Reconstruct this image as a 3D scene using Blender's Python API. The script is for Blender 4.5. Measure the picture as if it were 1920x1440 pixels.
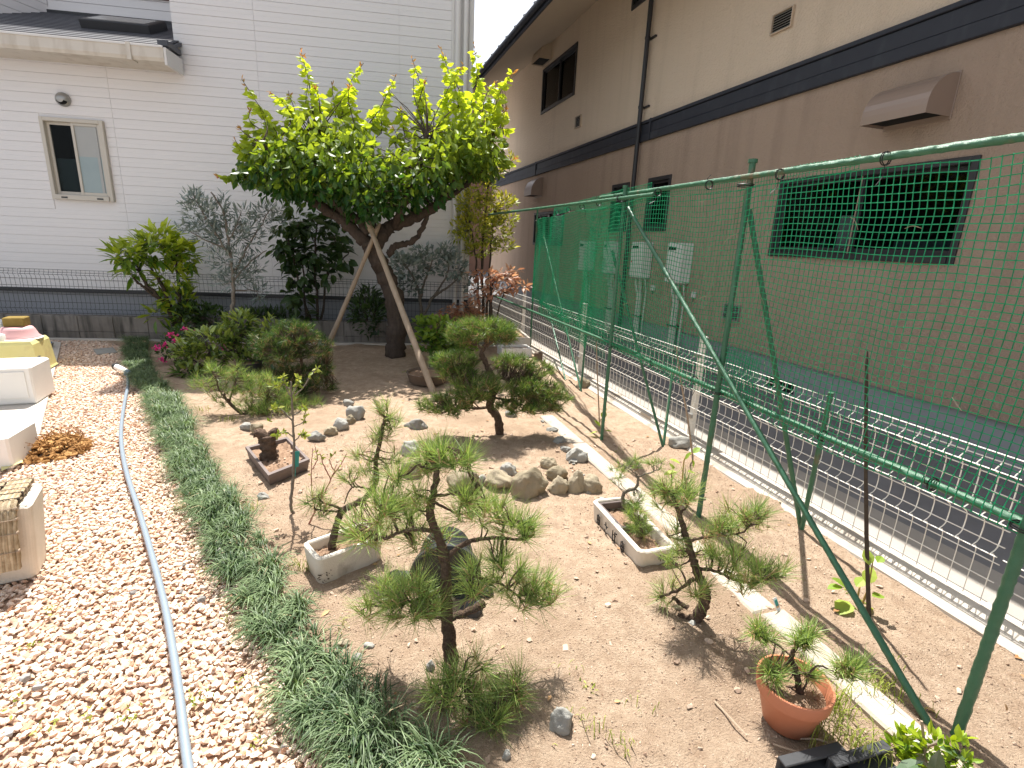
import bpy, bmesh, math, random
import numpy as np
from mathutils import Matrix, Vector
rs = np.random.RandomState(7); random.seed(7)
for o in list(bpy.data.objects): bpy.data.objects.remove(o)
scene = bpy.context.scene
COL = scene.collection
rad = math.radians
A = np.array
# ------------------------------------------------------------------ camera
FPX, PITCH, ROLL, EYE = 972.1, rad(15.174), rad(-2.577), 1.4
_r = A([1., 0, 0]); FW = A([0, math.cos(PITCH), -math.sin(PITCH)]); _d = A([0, -math.sin(PITCH), -math.cos(PITCH)])
RX = math.cos(ROLL)*_r + math.sin(ROLL)*_d; DN = -math.sin(ROLL)*_r + math.cos(ROLL)*_d
CAM = A([0, 0, EYE])
cd = bpy.data.cameras.new('camera'); cam = bpy.data.objects.new('camera', cd); COL.objects.link(cam)
cd.sensor_width = 36; cd.lens = FPX/1920*36; cd.clip_end = 500; cd.clip_start = .05
cam.matrix_world = Matrix(((RX[0], -DN[0], -FW[0], 0), (RX[1], -DN[1], -FW[1], 0), (RX[2], -DN[2], -FW[2], EYE), (0, 0, 0, 1)))
scene.camera = cam
# ------------------------------------------------------------------ light
AZ, EL = rad(-14.8), rad(65)
SUN = A([math.sin(AZ)*math.cos(EL), math.cos(AZ)*math.cos(EL), math.sin(EL)])
w = bpy.data.worlds.new('World'); scene.world = w; w.use_nodes = True
nt = w.node_tree; nt.nodes.clear()
sky = nt.nodes.new('ShaderNodeTexSky'); sky.sky_type = 'NISHITA'; sky.sun_disc = False
sky.sun_elevation = EL; sky.sun_rotation = AZ; sky.dust_density = 2.0; sky.air_density = 1.0
bg = nt.nodes.new('ShaderNodeBackground'); bg.inputs[1].default_value = 0.118
wo = nt.nodes.new('ShaderNodeOutputWorld'); hs = nt.nodes.new('ShaderNodeHueSaturation'); hs.inputs['Saturation'].default_value = .38
nt.links.new(sky.outputs[0], hs.inputs['Color']); nt.links.new(hs.outputs[0], bg.inputs[0]); nt.links.new(bg.outputs[0], wo.inputs[0])
sl = bpy.data.lights.new('sun', 'SUN'); sl.energy = 4.8; sl.angle = rad(.5); sl.color = (1, .96, .9)
so = bpy.data.objects.new('sun', sl); COL.objects.link(so); so.rotation_euler = Vector(-SUN).to_track_quat('-Z', 'Y').to_euler(); so.location = (0, 3, 12)
vs = scene.view_settings; vs.view_transform = 'Standard'; vs.look = 'None'; vs.gamma = 1; vs.use_curve_mapping = False; vs.exposure = 1.08
scene.cycles.max_bounces = 8; scene.cycles.diffuse_bounces = 4; scene.cycles.transparent_max_bounces = 12
# ------------------------------------------------------------------ pixel <-> place
def ray(x, y): return (x-960)/FPX*RX + (y-720)/FPX*DN + FW
def P(x, y, z=0.):
    v = ray(x, y); return CAM + v*((z-EYE)/v[2])
def on(x, y, base, dd=0.):
    b = A(base, float); h = A([b[0], b[1], 0]); h /= np.linalg.norm(h); b = b + h*dd
    v = ray(x, y); return CAM + v*(((b-CAM)@h)/(v@h))
def px(base): return float((A(base)-CAM)@FW)/FPX          # metres per photo pixel at a place
_y1, _y2 = rad(8.8), rad(-18.14)
HU = A([math.cos(_y1), math.sin(_y1), 0]); HN = A([-math.sin(_y1), math.cos(_y1), 0])
BT = A([math.sin(_y2), math.cos(_y2), 0]); BM = A([math.cos(_y2), -math.sin(_y2), 0])
UP = A([0, 0, 1.])
def H(u, n, z): return HU*u + HN*n + UP*z                 # white house frame
def B(t, m, z): return BT*t + BM*m + UP*z                 # alley frame
# ------------------------------------------------------------------ mesh builder
class MB:
    def __init__(s): s.v = []; s.f = []; s.t = []; s.n = 0; s.rnd = False
    def add(s, v, f, tint=.5):
        v = np.asarray(v, float).reshape(-1, 3); s.v.append(v)
        s.f.append((np.asarray(f, int) if not isinstance(f, list) else f, s.n)); s.n += len(v)
        s.t.append(np.full(len(v), tint) if np.isscalar(tint) else np.asarray(tint, float)); return s
    def inst(s, tv, tf, M, off, tint):
        # tv (k,3) template, tf (q,c) faces of one arity, M (N,3,3) columns = axes, off (N,3)
        N = len(off); k = len(tv)
        V = np.einsum('nij,kj->nki', M, tv) + off[:, None, :]
        F = (np.asarray(tf)[None] + (np.arange(N)*k)[:, None, None]).reshape(-1, np.asarray(tf).shape[1])
        t = np.repeat(np.broadcast_to(np.asarray(tint, float), (N,)), k)
        return s.add(V.reshape(-1, 3), F, t)
    def quad(s, a, b, c, d, tint=.5): return s.add([a, b, c, d], [[0, 1, 2, 3]], tint)
    def obox(s, c, ax, ay, az, bev=0., tint=.5):
        """box: centre and three half-axis vectors, edges chamfered by bev metres"""
        c, ax, ay, az = map(lambda q: np.asarray(q, float), (c, ax, ay, az))
        L = [np.linalg.norm(q) for q in (ax, ay, az)]
        if bev <= 0 or min(L) < bev*1.05:
            v = [c+i*ax+j*ay+k*az for k in (-1, 1) for j in (-1, 1) for i in (-1, 1)]
            f = [[0, 2, 3, 1], [4, 5, 7, 6], [0, 1, 5, 4], [2, 6, 7, 3], [0, 4, 6, 2], [1, 3, 7, 5]]
            if np.dot(np.cross(ax, ay), az) < 0: f = [q[::-1] for q in f]
            return s.add(v, f, tint)
        u = [ax/L[0], ay/L[1], az/L[2]]; v = []; idx = {}
        for k in (-1, 1):
            for j in (-1, 1):
                for i in (-1, 1):
                    sg = (i, j, k)
                    for a in range(3):
                        p = c.copy()
                        for b in range(3): p = p + u[b]*sg[b]*(L[b] - (0 if b == a else bev))
                        idx[(sg, a)] = len(v); v.append(p)
        f = []
        for a in range(3):
            b, d = (a+1) % 3, (a+2) % 3
            for sa in (-1, 1):
                q = []
                for (sb, sd) in ((-1, -1), (1, -1), (1, 1), (-1, 1)):
                    g = [0, 0, 0]; g[a] = sa; g[b] = sb; g[d] = sd; q.append(idx[(tuple(g), a)])
                f.append(q if sa > 0 else q[::-1])
            for sb in (-1, 1):                              # edge faces along axis a
                for sd in (-1, 1):
                    g0 = [0, 0, 0]; g1 = [0, 0, 0]; g0[a] = -1; g1[a] = 1
                    for g in (g0, g1): g[b] = sb; g[d] = sd
                    q = [idx[(tuple(g0), b)], idx[(tuple(g1), b)], idx[(tuple(g1), d)], idx[(tuple(g0), d)]]
                    f.append(q if sb*sd < 0 else q[::-1])
        for k in (-1, 1):
            for j in (-1, 1):
                for i in (-1, 1):
                    q = [idx[((i, j, k), a)] for a in range(3)]; f.append(q if i*j*k > 0 else q[::-1])
        if np.dot(np.cross(ax, ay), az) < 0: f = [q[::-1] for q in f]
        return s.add(v, f, tint)
    def fbox(s, fr, a0, a1, b0, b1, z0, z1, bev=0., tint=.5):
        """box in a house frame fr (H or B)"""
        c = fr((a0+a1)/2, (b0+b1)/2, (z0+z1)/2); o = fr(0, 0, 0)
        return s.obox(c, (fr(1, 0, 0)-o)*(a1-a0)/2, (fr(0, 1, 0)-o)*(b1-b0)/2, UP*(z1-z0)/2, bev, tint)
    def room(s, fr, a0, a1, b0, b1, z0, z1):
        c = [fr(a, b, z) for z in (z0, z1) for b in (b0, b1) for a in (a0, a1)]
        return s.add(c, [[0, 1, 3, 2], [4, 6, 7, 5], [2, 3, 7, 6], [0, 2, 6, 4], [1, 5, 7, 3]])
    def tube(s, pts, r, n=8, tint=.5, caps=True, rough=0.):
        s.rnd = True; p = np.asarray(pts, float); m = len(p); r = np.broadcast_to(np.asarray(r, float), (m,)).copy()
        d = np.gradient(p, axis=0); d /= np.linalg.norm(d, axis=1)[:, None]+1e-12
        x = np.cross(d[0], UP if abs(d[0][2]) < .9 else A([1., 0, 0])); x /= np.linalg.norm(x)
        a = np.arange(n)/n*2*math.pi; V = []
        for i in range(m):
            x = x - d[i]*(x@d[i]); x /= np.linalg.norm(x); y = np.cross(d[i], x)
            rr = r[i]*(1+rough*rs.uniform(-1, 1, n)) if rough else r[i]
            V.append(p[i] + (np.cos(a)*rr)[:, None]*x + (np.sin(a)*rr)[:, None]*y)
        F = []
        i0 = np.arange(m-1)[:, None]*n; j = np.arange(n)[None]; j2 = (j+1) % n
        F = np.stack([i0+j, i0+j2, i0+n+j2, i0+n+j], -1).reshape(-1, 4)
        s.add(np.concatenate(V), F, tint)
        if caps:
            s.f.append(([list(range(n))[::-1]], s.n-n*m)); s.f.append(([list(range(n))], s.n-n))
        return s
    def lathe(s, prof, c, n=32, tint=.5, ex=1., ey=1.):
        """prof: (radius, z) rings; c: centre"""
        s.rnd = True; a = np.arange(n)/n*2*math.pi; V = []
        for (r, z) in prof: V.append(np.stack([np.cos(a)*r*ex, np.sin(a)*r*ey, np.full(n, z)], -1)+A(c))
        m = len(prof); i0 = np.arange(m-1)[:, None]*n; j = np.arange(n)[None]; j2 = (j+1) % n
        F = np.stack([i0+j, i0+j2, i0+n+j2, i0+n+j], -1).reshape(-1, 4)
        s.add(np.concatenate(V), F, tint)
        s.f.append(([list(range(n))[::-1]], s.n-n*m)); s.f.append(([list(range(n))], s.n-n))
        return s
    def sizes(s): return s.n
    def build(s, name, mat, parent=None, smooth=False, kind=None, label=None, cat=None, group=None, loc=None):
        org = ORG.get(parent.name, A([0., 0, 0])) if parent else (A(loc, float) if loc is not None else A([0., 0, 0]))
        V = np.concatenate(s.v) - org if s.v else np.zeros((0, 3))
        me = bpy.data.meshes.new(name); me.vertices.add(len(V)); me.vertices.foreach_set('co', V.ravel())
        li = []; lt = []
        for f, o in s.f:
            if isinstance(f, list):
                for q in f: li.append(A(q, int)+o); lt.append(A([len(q)]))
            else: li.append((f+o).ravel()); lt.append(np.full(len(f), f.shape[1]))
        li = np.concatenate(li); lt = np.concatenate(lt); ls = np.concatenate([[0], np.cumsum(lt)[:-1]])
        me.loops.add(len(li)); me.loops.foreach_set('vertex_index', li.astype(np.int32))
        me.polygons.add(len(lt)); me.polygons.foreach_set('loop_start', ls.astype(np.int32)); me.polygons.foreach_set('loop_total', lt.astype(np.int32))
        me.polygons.foreach_set('use_smooth', np.full(len(lt), bool(smooth or s.rnd)))
        at = me.attributes.new('tint', 'FLOAT', 'POINT'); at.data.foreach_set('value', np.concatenate(s.t).astype(np.float32))
        me.update(); me.validate(); me.materials.append(mat)
        if s.rnd and not smooth: me.set_sharp_from_angle(angle=rad(40))
        return link(name, me, parent, kind, label, cat, group, org)
ORG = {}
def props(o, kind=None, label=None, cat=None, group=None):
    if kind: o['kind'] = kind
    if label: o['label'] = label
    if cat: o['category'] = cat
    if group: o['group'] = group
def link(name, me, parent=None, kind=None, label=None, cat=None, group=None, org=None):
    o = bpy.data.objects.new(name, me); COL.objects.link(o)
    if parent: o.parent = parent
    elif org is not None: o.location = Vector(org)
    props(o, kind, label, cat, group)
    ORG[o.name] = A(org if org is not None else (0, 0, 0), float)
    return o
def thing(name, label, cat, loc, group=None, kind=None):
    o = bpy.data.objects.new(name, None); COL.objects.link(o); o.location = Vector(loc); o.empty_display_size = .1
    props(o, kind, label, cat, group); ORG[o.name] = A(loc, float); return o
def inst_part(name, me, parent, M):
    """one piece sharing mesh me, at world 4x4 M, child of an unrotated thing"""
    o = bpy.data.objects.new(name, me); COL.objects.link(o); o.parent = parent
    M = M.copy(); M[:3, 3] -= ORG[parent.name]; o.matrix_basis = Matrix(M.tolist()); return o
# ------------------------------------------------------------------ materials
def mat(name, c1, c2=None, rough=.8, noise=8., namt=.5, tamt=1., bump=0., bscale=60., spec=.3, metal=0., trans=None, coat=0., det=6., stain=None, bdist=.01, stretch=None, nrough=.62):
    """colour runs c1 -> c2 by a noise field and by the per-piece attribute 'tint'"""
    m = bpy.data.materials.new(name); m.use_nodes = True; n = m.node_tree; L = n.links; n.nodes.clear()
    N = n.nodes.new
    out = N('ShaderNodeOutputMaterial'); b = N('ShaderNodeBsdfPrincipled')
    b.inputs['Roughness'].default_value = rough; b.inputs['Metallic'].default_value = metal
    b.inputs['Specular IOR Level'].default_value = spec
    if coat: b.inputs['Coat Weight'].default_value = coat
    c2 = c2 or tuple(min(1, x*1.25) for x in c1)
    tc = N('ShaderNodeTexCoord'); vec = tc.outputs['Object']
    if stretch:
        mp = N('ShaderNodeMapping'); mp.inputs['Scale'].default_value = stretch; L.new(vec, mp.inputs[0]); vec = mp.outputs[0]
    no = N('ShaderNodeTexNoise'); no.inputs['Scale'].default_value = noise; no.inputs['Detail'].default_value = det; no.inputs['Roughness'].default_value = nrough
    L.new(vec, no.inputs['Vector'])
    at = N('ShaderNodeAttribute'); at.attribute_name = 'tint'
    def math_(op, a, bb):
        k = N('ShaderNodeMath'); k.operation = op
        for i, q in enumerate((a, bb)):
            if isinstance(q, (int, float)): k.inputs[i].default_value = q
            else: L.new(q, k.inputs[i])
        return k.outputs[0]
    f = math_('ADD', math_('MULTIPLY', math_('SUBTRACT', no.outputs['Fac'], .5), namt*2), math_('ADD', math_('MULTIPLY', math_('SUBTRACT', at.outputs['Fac'], .5), tamt), .5))
    mx = N('ShaderNodeMix'); mx.data_type = 'RGBA'; mx.clamp_factor = True
    L.new(f, mx.inputs['Factor']); mx.inputs[6].default_value = (*c1, 1); mx.inputs[7].default_value = (*c2, 1)
    col = mx.outputs[2]
    if stain:
        sc, lo, hi, sc_col, vecscale = stain
        mp = N('ShaderNodeMapping'); mp.inputs['Scale'].default_value = vecscale; L.new(tc.outputs['Object'], mp.inputs[0])
        n2 = N('ShaderNodeTexNoise'); n2.inputs['Scale'].default_value = sc; n2.inputs['Detail'].default_value = 5; L.new(mp.outputs[0], n2.inputs['Vector'])
        mr = N('ShaderNodeMapRange'); mr.inputs[1].default_value = lo; mr.inputs[2].default_value = hi; L.new(n2.outputs['Fac'], mr.inputs[0])
        m2 = N('ShaderNodeMix'); m2.data_type = 'RGBA'; L.new(mr.outputs[0], m2.inputs['Factor']); L.new(col, m2.inputs[6]); m2.inputs[7].default_value = (*sc_col, 1); col = m2.outputs[2]
    L.new(col, b.inputs['Base Color'])
    if bump:
        n3 = N('ShaderNodeTexNoise'); n3.inputs['Scale'].default_value = bscale; n3.inputs['Detail'].default_value = 8; n3.inputs['Roughness'].default_value = .7; L.new(vec, n3.inputs['Vector'])
        bp = N('ShaderNodeBump'); bp.inputs['Strength'].default_value = bump; bp.inputs['Distance'].default_value = bdist
        L.new(n3.outputs['Fac'], bp.inputs['Height']); L.new(bp.outputs[0], b.inputs['Normal'])
    if trans:
        tr = N('ShaderNodeBsdfTranslucent'); ms = N('ShaderNodeMixShader'); ms.inputs[0].default_value = trans[0]
        mc = N('ShaderNodeMix'); mc.data_type = 'RGBA'; mc.blend_type = 'MULTIPLY'; mc.inputs['Factor'].default_value = 1; L.new(col, mc.inputs[6]); mc.inputs[7].default_value = (*trans[1], 1)
        L.new(mc.outputs[2], tr.inputs['Color']); L.new(b.outputs[0], ms.inputs[1]); L.new(tr.outputs[0], ms.inputs[2]); L.new(ms.outputs[0], out.inputs[0])
    else: L.new(b.outputs[0], out.inputs[0])
    return m
def glass_mat(name, refl=.12, tint=(.8, .85, .85)):
    m = bpy.data.materials.new(name); m.use_nodes = True; n = m.node_tree; L = n.links; n.nodes.clear(); N = n.nodes.new
    out = N('ShaderNodeOutputMaterial'); tr = N('ShaderNodeBsdfTransparent'); tr.inputs[0].default_value = (*tint, 1)
    gl = N('ShaderNodeBsdfGlossy'); gl.inputs['Roughness'].default_value = .02
    fr = N('ShaderNodeFresnel'); fr.inputs[0].default_value = 1.2
    ad = N('ShaderNodeMath'); ad.operation = 'ADD'; ad.inputs[1].default_value = refl; L.new(fr.outputs[0], ad.inputs[0])
    ms = N('ShaderNodeMixShader'); L.new(ad.outputs[0], ms.inputs[0]); L.new(tr.outputs[0], ms.inputs[1]); L.new(gl.outputs[0], ms.inputs[2]); L.new(ms.outputs[0], out.inputs[0]); return m
M = {}
M['soil'] = mat('soil', (.27, .168, .105), (.70, .55, .405), .95, 14, .95, 0, 1., 130, .1, bdist=.02, det=14, nrough=.82, stain=(1.7, .47, .74, (.38, .27, .185), (1, 1, 1)))
M['pebble'] = mat('pebble', (.24, .15, .10), (.60, .47, .36), .9, 30, .2, 1.0, .2, 200, .2)
M['gravel_base'] = mat('gravel_base', (.40, .265, .18), (.57, .42, .31), .95, 30, .5, 0, .8, 90, .1)
M['gravel'] = mat('gravel', (.53, .315, .205), (.86, .715, .585), .88, 40, .22, 1.0, .25, 200, .2)
M['grey_gravel'] = mat('grey_gravel', (.22, .21, .2), (.5, .48, .45), .88, 40, .22, 1.0, .25, 200, .2)
M['concrete'] = mat('concrete', (.46, .42, .37), (.64, .59, .52), .9, 4, .6, .4, .3, 220, .2)
M['edging'] = mat('edging_concrete', (.36, .305, .245), (.51, .455, .38), .92, 12, .8, .5, .35, 240, .2, stain=(7, .58, .78, (.40, .31, .22), (1, 1, 1)))
M['curb'] = mat('curb_concrete', (.46, .41, .35), (.60, .55, .48), .92, 9, .6, .3, .3, 200, .2, stain=(5, .5, .72, (.28, .23, .18), (1, 1, 2)))
M['alley'] = mat('alley_concrete', (.31, .285, .25), (.42, .39, .35), .92, 3, .6, .3, .4, 200, .2)
M['asphalt'] = mat('asphalt', (.16, .16, .168), (.24, .24, .246), .92, 4, .6, 0, .5, 300, .25)
M['block'] = mat('concrete_block', (.15, .135, .12), (.27, .245, .22), .95, 6, .7, .5, .5, 150, .1, stain=(3, .48, .7, (.09, .085, .075), (5, 5, .6)))
M['white_siding'] = mat('white_siding', (.75, .72, .705), (.79, .76, .745), .55, 2.5, .06, .05, .05, 120, .3)
M['white_trim'] = mat('white_trim', (.66, .63, .60), (.74, .71, .68), .5, 4, .4, .3)
M['gutter'] = mat('gutter_paint', (.60, .54, .46), (.68, .62, .54), .5, 4, .4, .3, stain=(2, .5, .75, (.48, .41, .33), (4, 4, .7)))
M['slate'] = mat('slate_roof', (.040, .042, .052), (.075, .078, .092), .5, 8, .5, .5, .2, 90, .5)
M['black_metal'] = mat('black_metal', (.018, .018, .02), (.03, .03, .033), .45, 10, .4, .3, 0, 50, .5)
M['foundation_grey'] = mat('foundation_grey', (.28, .285, .30), (.36, .365, .38), .9, 3, .5, .3, .3, 150, .2)
M['soffit_brown'] = mat('soffit_brown', (.17, .09, .06), (.22, .12, .08), .6, 8, .4, 0)
M['beige_alu'] = mat('beige_aluminium', (.52, .47, .40), (.6, .55, .47), .45, 5, .3, .3, 0, 50, .4)
M['tan_wall'] = mat('tan_wall', (.80, .655, .50), (.84, .695, .54), .85, 1.2, .4, .2, 1., 38, .2, bdist=.03, stain=(1.6, .52, .95, (.70, .57, .43), (3, 3, .22)))
M['brown_wall'] = mat('brown_wall', (.46, .342, .258), (.52, .39, .30), .85, 1.2, .4, .2, 1., 38, .2, bdist=.03, stain=(1.6, .5, .85, (.39, .29, .22), (3, 3, .22)))
M['soffit_tan'] = mat('soffit_tan', (.52, .44, .35), (.58, .49, .39), .85, 2, .4, 0, .15, 100, .2)
M['navy'] = mat('navy_band', (.016, .018, .027), (.028, .032, .043), .6, 5, .6, .4, .1, 30, .45, stain=(2.5, .55, .8, (.045, .05, .06), (3, 3, 1)))
M['hood_metal'] = mat('hood_metal', (.28, .205, .16), (.33, .245, .195), .32, 5, .3, .1, 0, 50, .5)
M['hood_tan'] = mat('hood_tan', (.50, .39, .28), (.55, .43, .32), .35, 5, .3, .1, 0, 50, .5)
M['dark_void'] = mat('dark_void', (.012, .012, .012), (.02, .02, .02), .9)
M['room'] = mat('dim_room', (.05, .048, .045), (.08, .075, .07), .9)
M['curtain'] = mat('curtain', (.5, .48, .45), (.72, .70, .66), .9, 30, .4, .3, 0, 50, .1, stretch=(6, 6, .3))
M['blue_board'] = mat('blue_grey_board', (.10, .15, .17), (.2, .25, .27), .8, 6, .4)
M['frost_blue'] = mat('frosted_blue_glass', (.26, .33, .34), (.36, .42, .42), .25, 3, .4, 0, 0, 50, .5)
M['dry_needle'] = mat('dry_needle', (.30, .15, .06), (.5, .32, .16), .7, 20, .2)
M['frost'] = mat('frosted_glass', (.34, .34, .32), (.44, .43, .41), .25, 3, .4, 0, 0, 50, .5)
M['paper'] = mat('paper', (.7, .72, .74), (.8, .82, .83), .7)
M['glass'] = glass_mat('clear_glass', 0., (.55, .58, .58))
M['heater'] = mat('heater_enamel', (.66, .66, .63), (.74, .74, .71), .4, 5, .3, .2)
M['pipe_cover'] = mat('pipe_cover', (.58, .56, .5), (.68, .66, .6), .55, 9, .4, .3)
M['steel'] = mat('steel_louvre', (.34, .33, .31), (.45, .44, .42), .35, 9, .3, .3, metal=.6)
M['red'] = mat('red_mark', (.55, .06, .04), (.6, .1, .08), .5)
M['white_wire'] = mat('white_wire', (.72, .69, .63), (.8, .77, .7), .45, 9, .3, .4)
M['black_wire'] = mat('black_wire', (.035, .033, .032), (.05, .048, .045), .5)
M['green_pole'] = mat('green_pole', (.022, .095, .048), (.058, .175, .095), .42, 14, .6, .5, .5, 160, .5, bdist=.004, stain=(11, .62, .74, (.15, .11, .06), (1, 1, .5)))
M['green_net'] = mat('green_net', (.0, .25, .10), (.02, .46, .20), .38, 30, .3, .8, 0, 50, .5, trans=(.25, (1, 1, 1)))
M['tie'] = mat('tie_wire', (.01, .01, .01), (.02, .02, .02), .5)
M['bark'] = mat('bark', (.045, .034, .028), (.13, .10, .08), .95, 30, .7, .5, 1., 70, .15, bdist=.02, stretch=(1, 1, .35))
M['pine_bark'] = mat('pine_bark', (.06, .038, .027), (.27, .19, .14), .95, 55, .95, .4, 1., 75, .12, bdist=.03, nrough=.75)
M['grey_bark'] = mat('grey_bark', (.12, .10, .08), (.30, .26, .21), .95, 60, .7, .5, .6, 120, .15)
M['dark_stem'] = mat('dark_stem', (.04, .03, .022), (.10, .075, .055), .9, 60, .6, .5)
M['bamboo'] = mat('weathered_bamboo', (.24, .17, .115), (.47, .37, .27), .7, 20, .6, .4, .3, 90, .3, stretch=(1, 1, .15))
YG = (1.35, 1.3, .5)
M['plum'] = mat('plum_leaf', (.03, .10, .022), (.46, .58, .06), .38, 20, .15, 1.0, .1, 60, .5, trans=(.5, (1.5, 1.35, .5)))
M['leaf_tip'] = mat('young_leaf_tip', (.42, .30, .09), (.5, .22, .10), .5, 20, .3, 1, trans=(.4, (1.3, 1.1, .6)))
M['aucuba'] = mat('glossy_leaf', (.10, .20, .02), (.56, .64, .06), .3, 20, .25, 1.0, 0, 60, .5, trans=(.35, (1.4, 1.3, .5)))
M['olive'] = mat('olive_leaf', (.11, .155, .13), (.34, .39, .36), .5, 20, .2, 1.0, 0, 60, .4, trans=(.2, (1.1, 1.1, .9)))
M['dark_leaf'] = mat('dark_leaf', (.018, .045, .014), (.07, .13, .03), .35, 20, .2, 1.0, 0, 60, .5, trans=(.3, (1.4, 1.3, .5)))
M['camellia'] = mat('camellia_leaf', (.05, .11, .025), (.34, .42, .10), .25, 20, .2, 1.0, 0, 60, .6, trans=(.25, (1.4, 1.3, .5)))
M['nandina'] = mat('nandina_leaf', (.18, .25, .03), (.58, .55, .10), .45, 20, .2, 1.0, 0, 60, .4, trans=(.4, (1.3, 1.2, .5)))
M['pink_leaf'] = mat('pinkish_leaf', (.30, .12, .075), (.62, .40, .27), .45, 20, .2, 1.0, 0, 60, .4, trans=(.4, (1.3, 1.1, .8)))
M['lime_leaf'] = mat('lime_leaf', (.07, .16, .025), (.30, .42, .07), .45, 20, .2, 1.0, 0, 60, .4, trans=(.4, (1.3, 1.3, .5)))
M['seedling'] = mat('seedling_leaf', (.20, .32, .04), (.45, .55, .12), .5, 20, .2, 1.0, 0, 60, .3, trans=(.4, (1.3, 1.3, .5)))
M['bright_leaf'] = mat('bright_leaf', (.12, .24, .015), (.36, .45, .03), .3, 20, .2, 1.0, 0, 60, .5, trans=(.35, (1.3, 1.3, .5)))
M['big_leaf'] = mat('dark_glossy_leaf', (.045, .085, .04), (.10, .15, .07), .16, 20, .2, 1.0, 0, 60, .7)
M['magenta'] = mat('magenta_petal', (.62, .03, .17), (.75, .07, .3), .6, 20, .3, 1, trans=(.3, (1, 1, 1)))
M['needle'] = mat('pine_needle', (.04, .11, .028), (.36, .475, .145), .42, 20, .1, 1.0, 0, 60, .4, trans=(.3, (1.3, 1.3, .6)))
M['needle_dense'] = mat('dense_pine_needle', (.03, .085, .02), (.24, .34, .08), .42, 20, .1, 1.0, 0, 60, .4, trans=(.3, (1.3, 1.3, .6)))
M['candle'] = mat('pine_candle', (.36, .25, .13), (.5, .38, .2), .8, 20, .3)
M['mondo'] = mat('mondo_grass', (.022, .055, .018), (.24, .32, .16), .45, 20, .1, 1.0, 0, 60, .22, trans=(.25, (1.2, 1.3, .6)))
M['weed'] = mat('weed_leaf', (.16, .22, .03), (.42, .44, .10), .5, 20, .2, 1.0, trans=(.3, (1.2, 1.3, .6)))
M['twig'] = mat('yellow_twig', (.30, .19, .06), (.5, .36, .12), .7, 20, .3)
M['red_twig'] = mat('red_twig', (.28, .10, .08), (.4, .2, .15), .7, 20, .3)
M['rock'] = mat('garden_rock', (.20, .165, .105), (.45, .385, .28), .9, 9, .7, .8, .8, 45, .2, stain=(6, .55, .75, (.16, .13, .09), (1, 1, 1)))
M['grey_rock'] = mat('grey_rock', (.22, .215, .195), (.42, .41, .37), .9, 9, .6, .8, .7, 45, .2)
M['dark_rock'] = mat('dark_rock', (.03, .03, .032), (.10, .10, .10), .6, 9, .6, .6, .4, 45, .3)
M['foam'] = mat('white_foam', (.74, .73, .70), (.82, .81, .78), .8, 8, .4, .3, .12, 180, .2)
M['old_foam'] = mat('weathered_foam', (.60, .54, .45), (.76, .70, .61), .85, 12, .6, .3, .25, 160, .2, stain=(6, .58, .74, (.22, .17, .12), (1, 1, 1)))
M['dry_soil'] = mat('dry_potting_soil', (.20, .12, .075), (.42, .29, .20), .95, 60, .7, .5, .8, 150, .1)
M['terracotta'] = mat('terracotta_plastic', (.46, .165, .085), (.54, .215, .12), .5, 5, .5, .3, .05, 90, .35)
M['pot_grey'] = mat('bonsai_pot_clay', (.11, .085, .08), (.22, .18, .165), .6, 12, .6, .3, .2, 90, .3)
M['basin_black'] = mat('black_plastic', (.010, .011, .012), (.03, .032, .034), .6, 10, .6, .3, .2, 40, .12)
M['dry_blade'] = mat('dry_blade', (.34, .24, .12), (.55, .45, .28), .7, 20, .2)
M['pot_dark'] = mat('dark_plastic', (.018, .02, .022), (.045, .048, .05), .4, 10, .5, .3, 0, 50, .5)
M['pot_brown'] = mat('brown_bowl', (.10, .07, .05), (.19, .14, .105), .7, 10, .5)
M['ochre_bowl'] = mat('ochre_bowl', (.50, .33, .19), (.62, .45, .28), .7, 10, .5)
M['hose'] = mat('hose_grey', (.17, .21, .25), (.25, .30, .35), .4, 40, .2, .3, .1, 90, .4)
M['nozzle_blue'] = mat('nozzle_blue_grey', (.16, .22, .30), (.24, .32, .42), .4, 9, .3)
M['pink'] = mat('pink_plastic', (.62, .33, .33), (.7, .42, .42), .45, 6, .4)
M['yellow'] = mat('faded_yellow_plastic', (.62, .56, .22), (.72, .66, .32), .6, 6, .5, stain=(5, .55, .75, (.5, .4, .2), (1, 1, 1)))
M['moss_block'] = mat('mossy_brown_block', (.17, .115, .03), (.29, .21, .07), .9, 20, .6, .4, .4, 90, .1)
M['blue'] = mat('blue_plastic', (.015, .10, .36), (.03, .17, .48), .45, 6, .5)
M['green_plastic'] = mat('pale_green_plastic', (.25, .36, .30), (.35, .46, .4), .4, 6, .4, trans=(.3, (1, 1, 1)))
M['peat'] = mat('orange_moss', (.24, .115, .04), (.52, .30, .12), .95, 50, .6, .8, .8, 120, .1)
M['straw'] = mat('straw_mat', (.26, .19, .11), (.60, .49, .34), .9, 40, .8, .6, .5, 120, .15, stretch=(1, 1, 1))
M['teal_tag'] = mat('teal_plant_tag', (.02, .22, .2), (.05, .33, .3), .5)
M['ink'] = mat('black_ink', (.02, .018, .016), (.03, .028, .025), .7)
M['black_tray'] = mat('black_tray', (.03, .032, .035), (.06, .062, .066), .55, 12, .5)
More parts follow.
